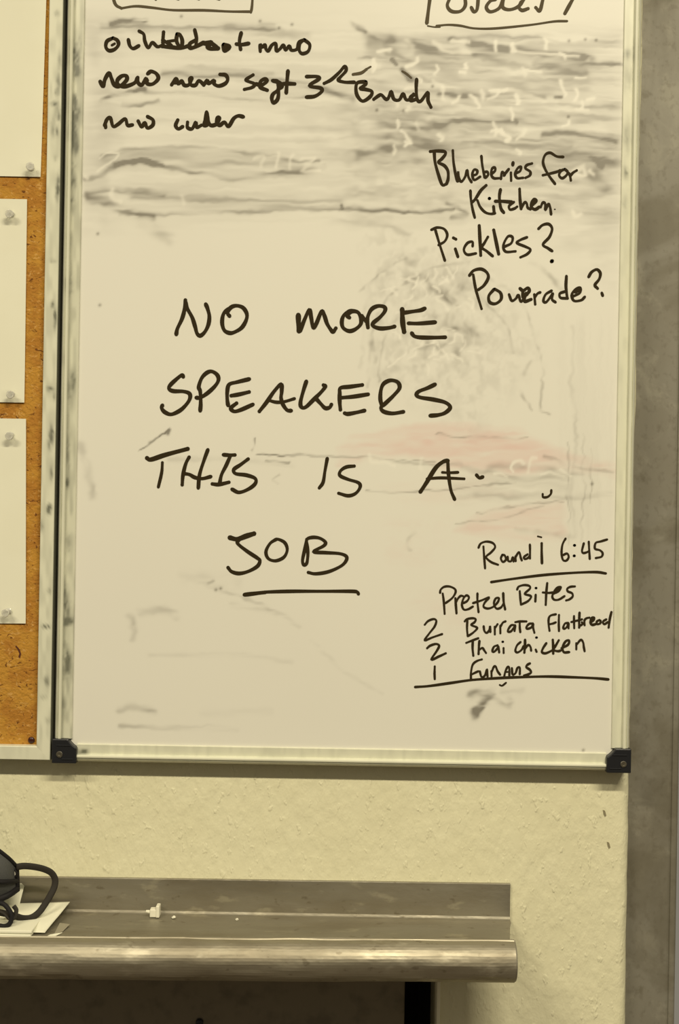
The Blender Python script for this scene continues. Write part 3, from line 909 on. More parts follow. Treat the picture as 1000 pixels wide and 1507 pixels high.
G1 = (620, 210, .16)
G2 = (740, 210, .16)
G3 = (620, 320, .22)
G4 = (680, 380, .22)
note = [
    (*G1, 3.9, [
        [4.6, (85, 80), (140, 75), (215, 80), (225, 105), (190, 150), (160, 180), (215, 210), (248, 260), (250, 330), (236, 378)],
        [4.6, (122, 85), (130, 180), (160, 290), (195, 385), (232, 380)],
        [(293, 70), (300, 180), (320, 300), (332, 352), (345, 340), (342, 262), (348, 320), (372, 358), (408, 310), (425, 252), (438, 315), (465, 362)],
        [(480, 300), (512, 288), (518, 257), (490, 247), (473, 290), (490, 342), (545, 312)],
        [(556, 122), (565, 210), (587, 320)], [(578, 272), (610, 267), (618, 295), (594, 322)],
        [(645, 290), (682, 257), (680, 228), (655, 238), (646, 290), (670, 325), (718, 326)],
        [(736, 332), (746, 268), (770, 292), (764, 302)], [(768, 292), (808, 242)],
        [(828, 275), (830, 348)], [4.6, (848, 182), (845, 205)],
        [(455, 440), (460, 520), (475, 610), (495, 688)], [4.6, (600, 392), (550, 440), (500, 518), (472, 545)],
        [(520, 530), (545, 590), (590, 638), (640, 654), (682, 648)], [4.6, (630, 512)], [4.2, (668, 585), (674, 646)],
        [4.6, (732, 430), (722, 500), (735, 600), (762, 642)], [5.0, (685, 538), (750, 538), (838, 546)],
        [(855, 545), (812, 580), (820, 614), (860, 605), (885, 588)], [4.4, (908, 425), (912, 520), (922, 608)],
    ]),
    (*G2, 3.9, [
        [(118, 282), (162, 260), (170, 222), (142, 232), (117, 282), (135, 324), (190, 322)],
        [(272, 190), (225, 205), (212, 235), (255, 265), (252, 300), (212, 322)],
        [(560, 130), (500, 125), (440, 92), (395, 110), (374, 170), (388, 230), (430, 305), (484, 378)], [(372, 298), (430, 285), (500, 267), (530, 252)],
        [(575, 242), (537, 260), (522, 300), (550, 326), (588, 300), (600, 268), (574, 242)], [(612, 280), (622, 305), (630, 346)], [(625, 305), (650, 275), (684, 254)],
        [(175, 600), (205, 548), (224, 560), (232, 595), (258, 612)],
        [4.6, (272, 575), (310, 535), (292, 518), (272, 548), (266, 590), (300, 613), (340, 590)],
        [(352, 592), (372, 550), (394, 562), (394, 618), (424, 562), (440, 600), (448, 658)], [1.8, (482, 612)],
    ]),
    (*G3, 3.9, [
        [(70, 82), (110, 67), (155, 77), (176, 115), (160, 158), (118, 184)], [(97, 85), (125, 180), (160, 288)],
        [4.6, (230, 210), (247, 262)], [4.6, (217, 136), (234, 145)], [(346, 192), (344, 162), (310, 172), (287, 215), (310, 248), (368, 240)],
        [4.8, (390, 54), (395, 150), (400, 253)], [4.2, (448, 130), (425, 170), (408, 200), (440, 225), (480, 258)], [5.0, (487, 84), (505, 170), (520, 244)],
        [(556, 196), (604, 172), (613, 132), (582, 127), (552, 185), (567, 228), (633, 226)],
        [(710, 132), (665, 150), (642, 170), (700, 195), (733, 215), (710, 245), (666, 266)],
        [4.2, (787, 75), (815, 50), (855, 44), (878, 75), (860, 130), (817, 180), (850, 205), (878, 224)], [5.4, (874, 294), (879, 290)],
    ]),
    (*G4, 4.0, [
        [4.6, (52, 115), (80, 82), (130, 72), (168, 95), (178, 130), (150, 180), (112, 210)], [(77, 110), (95, 210), (133, 338)],
        [4.6, (217, 207), (182, 250), (187, 293), (225, 304), (263, 275), (260, 232), (222, 206)],
        [(317, 242), (335, 284), (362, 270), (380, 246), (395, 290), (415, 270), (430, 232)],
        [4.8, (390, 202), (412, 216), (442, 198), (452, 220), (425, 255), (422, 288), (465, 275)], [4.4, (410, 215), (410, 262), (440, 240)],
        [(492, 308), (486, 242)], [(488, 262), (508, 236), (526, 228)],
        [(602, 217), (562, 242), (547, 284), (566, 293), (600, 250), (610, 237), (605, 275), (628, 294)],
        [(692, 222), (657, 236), (662, 264), (710, 268)], [4.4, (701, 120), (698, 190), (706, 262)],
        [(742, 256), (790, 232), (793, 198), (762, 207), (737, 245), (752, 284), (800, 280), (824, 258)], [5, (760, 225), (785, 210)],
        [4.4, (850, 124), (870, 92), (905, 75), (928, 100), (920, 140), (892, 178), (910, 202)], [4.2, (938, 232), (944, 250)],
    ]),
]
ink_lines(note, M_ink.m, [
    ('handwritten line reading Blueberies for', lambda x, y: y < 268), ('handwritten line reading Kitchen', lambda x, y: y < 325),
    ('handwritten line reading Pickles with a question mark', lambda x, y: y < 390 ), ('handwritten drink name with a question mark', lambda x, y: True)])

L1 = (690, 780, .22)
L2 = (600, 850, .16)
L3 = (740, 850, .17)
L4 = (600, 930, .16)
L5 = (740, 930, .17)
lst = [
    (*L1, 3.3, [
        [(67, 118), (82, 90), (120, 77), (163, 87), (178, 115), (150, 150), (118, 180), (150, 213), (198, 232)], [(100, 110), (105, 180), (111, 256)],
        [(227, 165), (217, 190), (230, 213), (250, 198), (243, 170), (227, 166)], [(262, 178), (266, 205), (285, 208), (297, 182), (302, 210)],
        [(316, 208), (314, 176)], [(314, 182), (338, 147), (350, 185), (357, 203)], [(396, 162), (372, 180), (377, 194), (400, 185), (410, 170)], [(411, 97), (412, 140), (412, 190)],
        [3.8, (490, 88), (490, 150), (492, 222)], [2.6, (464, 42), (488, 48)],
        [(650, 57), (630, 95), (623, 150), (632, 198), (655, 204), (671, 180), (660, 157), (634, 167)], [4, (710, 102)], [4, (708, 172)],
        [(772, 88), (760, 138), (768, 153), (790, 149), (808, 140)], [(805, 78), (808, 130), (812, 193)],
        [(928, 63), (885, 76), (852, 86), (847, 124), (880, 135), (898, 155), (890, 178), (852, 187)],
        [3.8, (152, 348), (300, 326), (500, 301), (700, 286), (850, 281), (919, 290)]]),
    (*L2, 3.3, [
        [(301, 140), (307, 110), (340, 84), (390, 82), (437, 105), (442, 140), (410, 190), (352, 234)], [(325, 147), (335, 220), (343, 333)],
        [3.6, (442, 190), (446, 250), (452, 328)], [(446, 232), (466, 192), (490, 168), (512, 170)],
        [(517, 234), (550, 215), (567, 182), (545, 163), (517, 190), (502, 250), (520, 293), (560, 290), (603, 266)],
        [(645, 145), (645, 220), (655, 318)], [(604, 234), (680, 210), (752, 182), (712, 230), (702, 268), (740, 284), (790, 268), (830, 228), (843, 188), (812, 193), (797, 240), (820, 284), (860, 275), (884, 240)],
        [3.6, (882, 143), (886, 220), (900, 292)],
        [(160, 433), (190, 400), (240, 381), (266, 397), (250, 450), (200, 515), (160, 576), (230, 550), (320, 519)],
        [(528, 402), (547, 382), (600, 373), (629, 383), (618, 410), (587, 435), (637, 456), (637, 475), (600, 510), (557, 538)], [(552, 392), (549, 470), (555, 538)],
        [(702, 447), (709, 490), (730, 508), (754, 482), (760, 445), (764, 500)], [(805, 522), (804, 452)], [(806, 464), (830, 428)], [(856, 512), (855, 442)], [(858, 448), (880, 413), (904, 402)]]),
    (*L3, 3.3, [
        [(127, 103), (142, 77), (190, 64), (233, 72), (238, 95), (200, 130), (196, 144), (238, 155), (248, 170), (220, 204), (162, 233)], [(150, 117), (155, 180), (160, 233)],
        [(288, 148), (285, 207)], [3.6, (291, 90)], [3.6, (388, 48), (380, 130), (375, 235)], [(350, 128), (400, 132), (438, 128)],
        [(440, 140), (488, 115), (507, 82), (476, 87), (447, 120), (432, 165), (450, 191), (490, 189), (538, 160)], [4.2, (465, 112), (492, 92)],
        [(628, 76), (590, 79), (562, 95), (567, 119), (603, 135), (608, 164), (580, 188), (552, 197)],
        [(110, 412), (77, 412), (52, 445), (48, 468), (75, 464), (100, 430), (110, 416), (105, 462)], [(112, 385), (150, 379), (208, 379)], [(150, 378), (150, 430), (155, 472)],
        [(263, 396), (230, 401), (207, 430), (216, 443), (250, 430), (266, 398), (265, 430), (277, 477)],
        [(408, 460), (400, 400), (402, 350), (420, 327), (463, 317)], [(405, 404), (440, 396), (462, 387)], [(490, 323), (488, 390), (490, 462)],
        [(570, 392), (542, 397), (527, 430), (537, 443), (560, 425), (573, 397), (573, 438)], [(620, 333), (620, 380), (622, 437)], [(597, 384), (650, 371)],
        [3.6, (668, 303), (665, 370), (665, 432)], [(650, 371), (690, 361)], [(666, 420), (694, 401), (688, 386)], [(712, 412), (711, 370), (730, 351), (753, 346)],
        [3.8, (762, 386), (790, 366), (794, 347), (772, 352), (762, 390), (780, 408), (814, 400)], [(840, 366), (817, 381), (822, 403), (848, 394), (850, 372)],
        [(900, 361), (872, 380), (882, 403), (913, 385)], [3.6, (944, 298), (930, 360), (920, 432)]]),
    (*L4, 3.3, [
        [(542, 100), (590, 81), (653, 57)], [3.6, (602, 86), (600, 150), (607, 218)], [3.6, (663, 82), (658, 140), (655, 203)], [(660, 165), (690, 147), (708, 170), (724, 193)],
        [(830, 122), (797, 136), (782, 174), (797, 183), (830, 150), (838, 132), (845, 188)], [(885, 148), (886, 193)], [3.4, (878, 90)],
        [3.6, (182, 149), (210, 126), (263, 110), (292, 126), (273, 170), (220, 254), (290, 225), (353, 196)],
        [3.4, (252, 317), (250, 380), (252, 433)],
        [(585, 430), (586, 370), (602, 300), (640, 267), (686, 252)], [(592, 390), (620, 376), (653, 361)],
        [(667, 362), (682, 412), (714, 400), (733, 343), (738, 412)], [(775, 408), (773, 360)], [(774, 375), (795, 322), (813, 318), (830, 360), (854, 393)],
        [2.8, (850, 487), (872, 494), (908, 467)]]),
    (*L5, 3.3, [
        [(157, 87), (127, 115), (112, 160), (130, 177), (165, 155), (183, 122)], [3.8, (196, 68), (195, 120), (190, 178)], [(196, 145), (224, 112), (243, 130), (249, 162)],
        [3.2, (288, 152), (296, 172)], [3.6, (295, 48)], [3.6, (380, 97), (352, 140), (342, 174), (375, 184), (430, 160)],
        [3.8, (436, 68), (440, 130), (440, 187)], [3.6, (488, 72), (460, 120), (443, 154), (480, 166), (505, 160)],
        [3.6, (512, 140), (568, 110), (577, 73), (547, 82), (522, 130), (532, 174), (578, 174)], [(640, 97), (640, 150)], [(641, 112), (678, 68), (699, 90), (705, 130), (712, 166)],
        [(16, 383), (26, 340), (45, 303), (59, 312), (60, 377)], [2.6, (22, 347), (54, 345)], [(82, 313), (88, 367), (114, 355), (129, 313), (150, 308), (150, 366)],
        [3.6, (238, 272), (215, 285), (207, 305), (235, 325), (248, 350), (220, 368), (187, 377)]]),
    (0, 0, 1, 3.9, [[(611.5, 1011), (632, 1009.5), (664, 1005), (696, 1000.5), (740, 997.5), (774, 996.2), (808, 995.5), (842, 996.5), (876, 998), (896, 999.8)]]),
]
ink_lines(lst, M_ink.m, [
    ('handwritten line reading Round 1 6:45', lambda x, y: y < 838), ('underline below the time', lambda x, y: y < 855),
    ('handwritten line reading Pretzel Bites', lambda x, y: y < 900), ('handwritten quantity in the order list', lambda x, y: x < 670 and y < 1000 and x < 665),
    ('handwritten line reading Burrata Flatbread', lambda x, y: y < 938), ('handwritten line reading Thai chicken', lambda x, y: y < 969),
    ('handwritten line reading Fungus', lambda x, y: y < 994 and x < 790), ('long line under the order list', lambda x, y: True)])

U1 = (130, 40, .17)
U2 = (300, 40, .17)
U3 = (460, 60, .20)
top = [
    (*U1, 5.6, [
        [5.4, (215, 93), (163, 120), (152, 170), (180, 202), (230, 190), (262, 150), (250, 112), (215, 93)], [4, (205, 155), (228, 142)],
        [5.2, (347, 107), (360, 160), (390, 184), (438, 160)],
        [5.0, (440, 33), (480, 60), (490, 120), (520, 178), (555, 132), (600, 168), (650, 150)], [5.6, (652, 42), (645, 130)],
        [(645, 112), (710, 150), (720, 172)], [(770, 58), (765, 120), (800, 180), (815, 120), (795, 66), (772, 60)], [5.8, (640, 165), (720, 172), (800, 180), (870, 160)],
        [4.6, (690, 122), (760, 112)],
        [5.2, (922, 22), (938, 100), (930, 170)], [6, (930, 112), (882, 140), (882, 178), (930, 168), (1000, 132)],
        [5.8, (103, 470), (130, 512), (145, 450), (180, 397), (200, 440), (225, 498), (270, 512), (330, 460), (330, 422), (290, 422), (252, 460), (262, 498), (320, 512), (400, 482), (425, 440)],
        [5.6, (428, 435), (432, 480), (465, 498), (500, 442), (512, 488), (560, 490), (606, 445), (590, 402), (545, 382), (515, 402)], [6, (480, 480), (510, 460)],
        [5.4, (722, 498), (760, 443), (780, 488), (810, 462), (830, 500), (870, 498), (898, 442), (878, 450), (890, 498), (930, 500), (958, 462), (1000, 496)], [5, (735, 480), (800, 480)],
        [5.2, (150, 868), (152, 812), (190, 783), (215, 858), (260, 838), (320, 792), (340, 848), (383, 845)], [5, (140, 850), (160, 800)],
        [5.4, (432, 812), (462, 862), (490, 827), (512, 872), (558, 848), (560, 802), (513, 773)],
        [5.4, (775, 803), (757, 850), (780, 880), (818, 860)], [5.2, (860, 822), (860, 868), (900, 878), (930, 822), (940, 866), (980, 848)]]),
    (*U2, 5.6, [
        [6.6, (5, 140), (68, 130), (35, 165), (60, 185), (125, 182)], [6.2, (60, 128), (95, 160), (120, 178)], [6.2, (172, 152), (180, 205), (222, 170), (176, 150)],
        [5.4, (325, 48), (310, 120), (320, 192)], [(283, 145), (330, 150), (390, 140)],
        [5.0, (490, 208), (490, 152), (510, 172), (530, 152), (540, 190), (560, 204), (590, 155), (624, 140), (630, 203), (660, 188), (690, 155), (710, 198), (740, 162), (760, 198), (808, 188), (826, 130), (870, 107)],
        [5.0, (870, 107), (918, 150), (905, 208), (855, 228), (828, 200), (832, 140), (870, 107)],
        [(0, 500), (30, 462), (42, 488), (88, 462), (90, 490), (130, 508), (185, 488), (208, 452), (190, 414), (142, 408)],
        [5.0, (428, 412), (370, 450), (380, 466), (440, 490), (420, 520), (352, 538)],
        [(452, 490), (500, 500), (548, 467), (530, 448), (492, 470), (490, 518), (550, 545)],
        [(598, 462), (640, 472), (648, 540), (642, 618), (605, 655), (590, 620), (600, 580), (640, 548)], [(600, 462), (660, 480), (680, 510), (645, 535)],
        [(730, 378), (722, 470), (715, 568)], [(652, 492), (720, 488), (788, 490)],
        [(25, 735), (15, 800), (0, 848), (30, 842), (38, 800), (26, 738), (36, 802), (60, 848), (110, 838), (138, 790), (120, 784), (112, 828), (140, 848), (180, 822), (215, 858), (260, 790), (300, 767), (343, 775)]]),
    (380, 0, .28, 5.4, [[(255, 402), (310, 402), (320, 415), (270, 450), (328, 462), (335, 480), (300, 505), (255, 510)]]),
    (*U3, 5.0, [
        [(87, 313), (140, 285), (200, 230), (238, 188), (248, 220), (205, 268), (192, 290), (240, 304), (310, 304)],
        [5.2, (390, 300), (330, 310), (322, 370), (340, 418), (375, 443), (428, 408), (438, 372), (392, 357), (352, 350), (390, 322), (395, 302)],
        [(452, 430), (490, 402), (510, 398), (540, 428), (560, 420), (580, 372), (600, 428), (640, 434), (668, 390), (690, 432), (720, 428), (745, 392)],
        [4.8, (755, 395), (722, 412), (724, 440), (768, 428)], [5, (768, 283), (765, 350), (772, 430), (800, 442), (850, 378), (852, 440), (874, 488)]]),
]
ink_lines(top, M_ink.m, [
    ('first thick line of the upper left note', lambda x, y: y < 90 and x < 480), ('second thick line of the upper left note', lambda x, y: y < 160),
    ('third thick line of the upper left note', lambda x, y: True)])
ink('handwriting', [(600, 0, .26, 5.0, [
    [5.4, (132, -40), (120, 50), (110, 130)], [2.2, (115, 146), (150, 152), (185, 152)],
    [3.2, (165, 146), (230, 140), (300, 145), (380, 160), (500, 160), (700, 140), (830, 121), (905, 119)], [5.2, (945, -20), (920, 25), (892, 76)],
    [(245, -20), (226, 30), (250, 63), (300, 63), (328, 30), (325, -20)], [(362, 42), (377, 66), (395, 50), (402, -20)],
    [(500, -5), (470, 5), (447, 40), (470, 66), (520, 45), (545, -10)], [(545, -10), (540, 40), (580, 54), (630, 35), (660, -5)], [(645, 10), (632, 40), (650, 58), (684, 48)],
    [(727, 42), (750, 60), (768, -5)]])], M_inkold.m, 'faded boxed heading ending in order at the top right of the board')
ink('handwriting', [(150, 0, .25, 4.0, [
    [4.4, (60, -40), (80, 25), (115, 48)], [3.6, (115, 48), (200, 36), (300, 45), (420, 59), (600, 60), (750, 67), (870, 68)], [3.8, (890, -40), (884, 40), (878, 72)],
    [4, (310, -12), (318, -4)], [4, (440, -10), (452, -6)], [4, (560, -10), (572, -6)], [4, (676, -10), (692, -5)]])],
    M_inkold.m, 'bottom of a faded marker box at the top left of the board')
ink('handwriting', [(460, 60, .20, 4.0, [[4.4, (300, 247), (360, 236), (398, 210)], [2.6, (390, 212), (430, 190)]])], M_inkold.m, 'faded dash at the end of the second line')
ink('handwriting', [(460, 60, .20, 3.0, [[(662, 224), (690, 240), (728, 272)]])], M_inkold.m, 'faded slanting stroke above the end of the second line')

# ------------------------------------------------------------------ cork board
cr = (at(93.0, 0, -.004).x + at(74.5, 1110, -.004).x) / 2
cb = at(40, 1118.5, -.004).z
ct, cl = cb + 0.92, cr - 0.62
cork = root('cork_board', ((cl + cr) / 2, YW, cb), 'brown cork notice board in a pale dirty frame at the left edge', 'notice board')
YC = .0045
cf = .0148
link('cork_sheet', box('cork_sheet', cl + .006, cr - .006, YC, YW - .001, cb + .006, ct - .006), M_cork.m, cork)
Q_ = [(0, YW - .0005), (0, -.0035), (.0008, -.0042), *[(float(q), -.0042 - .0004 * float(q) / .0138) for q in np.linspace(.0018, .0128, 10)], (.0138, -.0046), (.0146, -.0040), (.0148, -.003), (.0148, YC + .002)]
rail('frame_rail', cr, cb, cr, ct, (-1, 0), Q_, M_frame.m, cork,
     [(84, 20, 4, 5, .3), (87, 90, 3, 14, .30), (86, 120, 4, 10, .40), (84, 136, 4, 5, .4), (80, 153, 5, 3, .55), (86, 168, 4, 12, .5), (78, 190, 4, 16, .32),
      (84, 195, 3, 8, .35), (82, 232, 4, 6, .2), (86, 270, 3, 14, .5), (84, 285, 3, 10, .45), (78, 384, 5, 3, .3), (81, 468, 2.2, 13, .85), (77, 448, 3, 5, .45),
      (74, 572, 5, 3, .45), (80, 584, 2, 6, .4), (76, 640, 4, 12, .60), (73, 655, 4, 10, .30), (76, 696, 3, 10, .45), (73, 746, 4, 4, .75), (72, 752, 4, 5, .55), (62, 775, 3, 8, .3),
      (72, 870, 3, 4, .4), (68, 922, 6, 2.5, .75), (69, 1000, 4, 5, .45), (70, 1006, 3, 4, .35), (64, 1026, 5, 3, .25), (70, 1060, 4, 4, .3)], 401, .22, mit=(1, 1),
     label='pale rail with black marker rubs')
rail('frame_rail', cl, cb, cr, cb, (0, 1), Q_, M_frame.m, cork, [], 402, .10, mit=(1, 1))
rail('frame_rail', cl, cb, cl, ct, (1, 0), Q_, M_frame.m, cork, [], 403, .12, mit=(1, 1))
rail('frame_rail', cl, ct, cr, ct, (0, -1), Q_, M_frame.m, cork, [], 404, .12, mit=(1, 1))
g = [at(a, b, YC - .0003) for a, b in ((24, 950), (29, 956), (31, 962), (29.5, 969), (27, 966.5), (28.5, 962), (26, 956), (22.5, 951.5))]
link('gouge', slab('gouge', g, .0006), M_burn.m, cork)


def sheet(name, corners, y0, curl, label):
    """pinned paper: corner pixels tl, tr, br, bl"""
    tl, tr, br, bl = [at(a, b, y0) for a, b in corners]
    n, m = 26, 30
    vs, at_ = [], []
    for j in range(m + 1):
        for i in range(n + 1):
            s, t = i / n, j / m
            p = (tl * (1 - s) + tr * s) * (1 - t) + (bl * (1 - s) + br * s) * t
            p.y -= curl * (abs(2 * t - 1) ** 3 * s ** 3) * .5 + .0006 * float(vnoise(s * 100, t * 100, 25, 30, 77))
            vs.append(p)
            at_.append((0, 0, 0))
    k = n + 1
    fs = [(j * k + i, j * k + i + 1, (j + 1) * k + i + 1, (j + 1) * k + i) for j in range(m) for i in range(n)]
    nv = len(vs)
    vs += [v + Vector((0, .00025, 0)) for v in vs]
    fs += [tuple(a + nv for a in reversed(f)) for f in fs]
    rim = [i for i in range(k)] + [j * k + n for j in range(1, m + 1)] + [m * k + i for i in range(n - 1, -1, -1)] + [j * k for j in range(m - 1, 0, -1)]
    fs += [(rim[i], rim[(i + 1) % len(rim)], rim[(i + 1) % len(rim)] + nv, rim[i] + nv) for i in range(len(rim))]
    me = fix_normals(raw(name, vs, fs))
    PXs = [to_px(*v) for v in vs]
    dab = np.zeros((len(vs), 3))
    for (x, y) in PINS:
        for q, (a, b) in enumerate(PXs):
            dab[q, 0] += .28 * math.exp(-(((a - x + 4) / 9) ** 2 + ((b - y - 5) / 7) ** 2)) * (.3 + 1.2 * float(vnoise(a, b, 3, 3, 5)))  # mottled grey patch just below and left of each pin
    set_attr(me, dab)
    return tag(link(name, me, M_paper.m, smooth=False), label, 'paper', 'sheets pinned on the cork board')


PINS = [(46, 247), (17, 315), (17, 580), (16, 640), (13, 899)]
sheet('paper_sheet', [(-150, -60), (70.2, -60), (60, 260.5), (-150, 256.5)], YC - .0012, .0012, 'blank white sheet pinned highest on the cork board')
sheet('paper_sheet', [(-150, 290), (40, 293.5), (36, 592.5), (-150, 590)], YC - .0012, .0012, 'middle of three white sheets pinned on the cork board')
sheet('paper_sheet', [(-150, 613), (38.5, 616.5), (38, 917.5), (-150, 917)], YC - .0012, .0012, 'white sheet pinned lowest on the cork board')
PLBL = ['clear push pin in the lower corner of the highest sheet', 'clear push pin in the upper corner of the middle sheet',
        'clear push pin in the lower corner of the middle sheet', 'clear push pin in the upper corner of the lowest sheet',
        'clear push pin in the lower corner of the lowest sheet']


def push_pin(px, py, label, mat, group, r=.0042, tilt=(0, 0)):
    o = at(px, py, YC - .0022)
    ax = Vector((tilt[0], -1, tilt[1])).normalized()
    t = root('push_pin', o, label, 'push pin', group)
    k = r / .0042
    link('head', lathe('head', [(.0030 * k, 0), (.0034 * k, .0006), (.0028 * k, .0012), (.0021 * k, .0022), (.0021 * k, .0058), (.0030 * k, .0070),
                               (.0042 * k, .0076), (.0043 * k, .0086), (.0038 * k, .0092)], o, ax, 20), mat, t, smooth=False)
    link('needle', lathe('needle', [(.0006, .003), (.0006, -.004), (.0001, -.0065)], o, ax, 8), M_screw.m, t)


for (x, y), lb in zip(PINS, PLBL):
    push_pin(x, y, lb, M_pin.m, 'clear push pins on the cork board', tilt=(random.uniform(-.2, .2), random.uniform(-.25, 0)))
o = at(46.5, 1089, YC)
t = root('push_pin', o, 'dark maroon tack in the bottom right corner of the cork board', 'push pin')
link('head', lathe('head', [(.0034, .0), (.0036, .0008), (.0031, .0016), (.0018, .0022), (.0004, .0024)], o, (0, -1, 0), 20), M_maroon.m, t, smooth=True)
link('needle', lathe('needle', [(.0006, .001), (.0006, -.004), (.0001, -.0065)], o, (0, -1, 0), 8), M_screw.m, t)

# ------------------------------------------------------------------ steel shelf
ZT = at(400, 1347, YW - .003).z                      # tray level
xr_f = at(751, 1340, YW - .003).x                    # right end at the back
xl_s = at(-160, 1340, YW).x
yfl, yfr = -.0680, -.0500                            # front crease of the tray: the shelf hangs a little askew
xr_c = at(751, 1382, yfr).x                          # right end at the front
RR = .0205
shelf = root('wall_shelf', ((xl_s + xr_f) / 2, YW, ZT - .03), 'long stained steel shelf with rolled front edge under the boards', 'shelf')
ztop_l = at(85, 1291.5, YW - .003).z
ztop_r = at(751, 1300.5, YW - .003).z


def loft(name, prof_l, prof_r, xr_list, mat, n=60, smooth=False, cap=False, wob=0.0, seed=9):
    vs, fs = [], []
    m = len(prof_l)
    for i in range(n + 1):
        t = i / n
        for k in range(m):
            y = prof_l[k][0] * (1 - t) + prof_r[k][0] * t
            z = prof_l[k][1] * (1 - t) + prof_r[k][1] * t
            x = xl_s * (1 - t) + xr_list[k] * t
            wv = wob * (float(vnoise(t * 1000, k * 8, 60, 14, seed)) - .5)
            vs.append((x, y + wv, z + wv))
    fs = [(i * m + k, i * m + k + 1, (i + 1) * m + k + 1, (i + 1) * m + k) for i in range(n) for k in range(m - 1)]
    if cap:
        fs.append(tuple(n * m + k for k in range(m)))
        fs.append(tuple(range(m)))
    me = raw(name, vs, fs)
    return link(name, fix_normals(me) if cap else me, mat, shelf, smooth=smooth)


yb = YW - .0005
pl_ = [(yb, ZT - .002), (yb, ztop_l), (yb - .0025, ztop_l), (yb - .0028, ztop_l - .0008), (yb - .0030, ZT + .003), (yb - .0040, ZT + .0008), (yb - .0055, ZT), (yb - .006, ZT - .002)]
pr_ = [(a, (ztop_r + (b - ztop_l)) if b > ZT + .01 else b) for a, b in pl_]
loft('backsplash', pl_, pr_, [xr_f] * len(pl_), M_shelf.m, cap=True)


def tray_prof(yf):
    return [(yb - .0056, ZT), (yb - .012, ZT - .0002), ((yb + yf) / 2, ZT - .0004), (yf + .004, ZT), (yf, ZT + .0008), (yf, ZT - .0008), (yf + .004, ZT - .0016), (yb - .0056, ZT - .0016)]


loft('tray', tray_prof(yfl), tray_prof(yfr), [xr_f, xr_f, (xr_f + xr_c) / 2, xr_c, xr_c, xr_c, xr_c, xr_f], M_shelf.m, cap=True)


def roll_prof(yf):
    """half-round front edge with a small crease where it meets the tray"""
    P = [(yf + .0010, ZT - .0012), (yf + .0004, ZT + .0010), (yf - .0004, ZT + .0016), (yf - .0014, ZT + .0012), (yf - .0022, ZT + .0002)]
    cy, cz = yf - .0010, ZT + .0004 - RR
    P += [(cy - RR * .95 * math.sin(t), cz + RR * math.cos(t)) for t in np.linspace(.16, math.pi * 1.02, 22)]
    P += [(cy + .002, cz - RR + .0016)] + [(cy - RR * .86 * math.sin(t), cz + RR * .90 * math.cos(t)) for t in np.linspace(math.pi, .25, 12)]
    return P


rl, rr_ = roll_prof(yfl), roll_prof(yfr)
xr_l = at(759, 1412, yfr - .012).x
roll = loft('rolled_edge', rl, rr_, [xr_l] * len(rl), M_lip.m, n=110, cap=True, wob=.0009)
# filled end of the roll
pts = [(xr_l - .0004, y, z) for (y, z) in roll_prof(yfr)[1:27]]
bc_y, bc_z = yfr - .008, ZT - RR
m_ = len(pts)
me = raw('end_cap', pts + [(xr_l + .0014, bc_y + (p[1] - bc_y) * .95, bc_z + (p[2] - bc_z) * .95) for p in pts],
         [tuple(range(m_)), tuple(range(2 * m_ - 1, m_ - 1, -1))] + [(i, (i + 1) % m_, m_ + (i + 1) % m_, m_ + i) for i in range(m_)])
link('end_cap', bevelled(fix_normals(me), .0006, 2, 60), M_shelf.m, shelf)

# dark panel standing in the recess
xp = at(596, 1475, .05).x
pan = root('metal_sheet', ((XL + xp) / 2, .05, .0), 'dark brown metal sheet in the recess under the shelf', 'metal sheet')
link('face', bevelled(box('face', -.9, xp, .05, .062, .02, ZO - .002), .0015), M_dark.m, pan)
link('rivet', lathe('rivet', [(.0042, 0), (.0042, .002), (.003, .0034), (.0005, .004)], at(294, 1504, .05), (0, -1, 0), 16), M_black.m, pan, smooth=True)
link('foot', box('foot', -.88, xp - .02, .05, .10, 0, .022), M_dark.m, pan)

# ------------------------------------------------------------------ on the shelf
# folded napkins
xa = at(46, 1376, -.064).x
stk = root('folded_napkin', (xa - .08, -.03, ZT), 'flat folded white napkin lowest on the shelf under the loose one', 'napkin')
link('fold', bevelled(box('fold', xa - .16, xa, -.0655, .004, ZT + .0004, ZT + .0030), .0008, 2), M_paper.m, stk)
link('fold', bevelled(box('fold', xa - .16, xa + .0006, -.0645, .004, ZT + .0034, ZT + .0066), .0010, 2), M_paper.m, stk)


def patch(name, c00, c10, c11, c01, thick, wav, seed, n=18):
    """wavy quad sheet given by four world corners"""
    vs = []
    for j in range(n + 1):
        for i in range(n + 1):
            s, t = i / n, j / n
            p = (Vector(c00) * (1 - s) + Vector(c10) * s) * (1 - t) + (Vector(c01) * (1 - s) + Vector(c11) * s) * t
            p.z += wav * (float(vnoise(s * 100, t * 100, 30, 38, seed)) - .3) * 4 * (s * (1 - s) + .1) * (t * (1 - t) + .08)
            vs.append(p)
    k = n + 1
    fs = [(j * k + i, j * k + i + 1, (j + 1) * k + i + 1, (j + 1) * k + i) for j in range(n) for i in range(n)]
    nv = len(vs)
    vs += [v + Vector((0, 0, -thick)) for v in vs]
    fs += [tuple(a + nv for a in reversed(f)) for f in fs]
    rim = list(range(k)) + [j * k + n for j in range(1, k)] + [n * k + i for i in range(n - 1, -1, -1)] + [j * k for j in range(n - 1, 0, -1)]
    fs += [(rim[i], rim[(i + 1) % len(rim)], rim[(i + 1) % len(rim)] + nv, rim[i] + nv) for i in range(len(rim))]
    return fix_normals(raw(name, vs, fs))


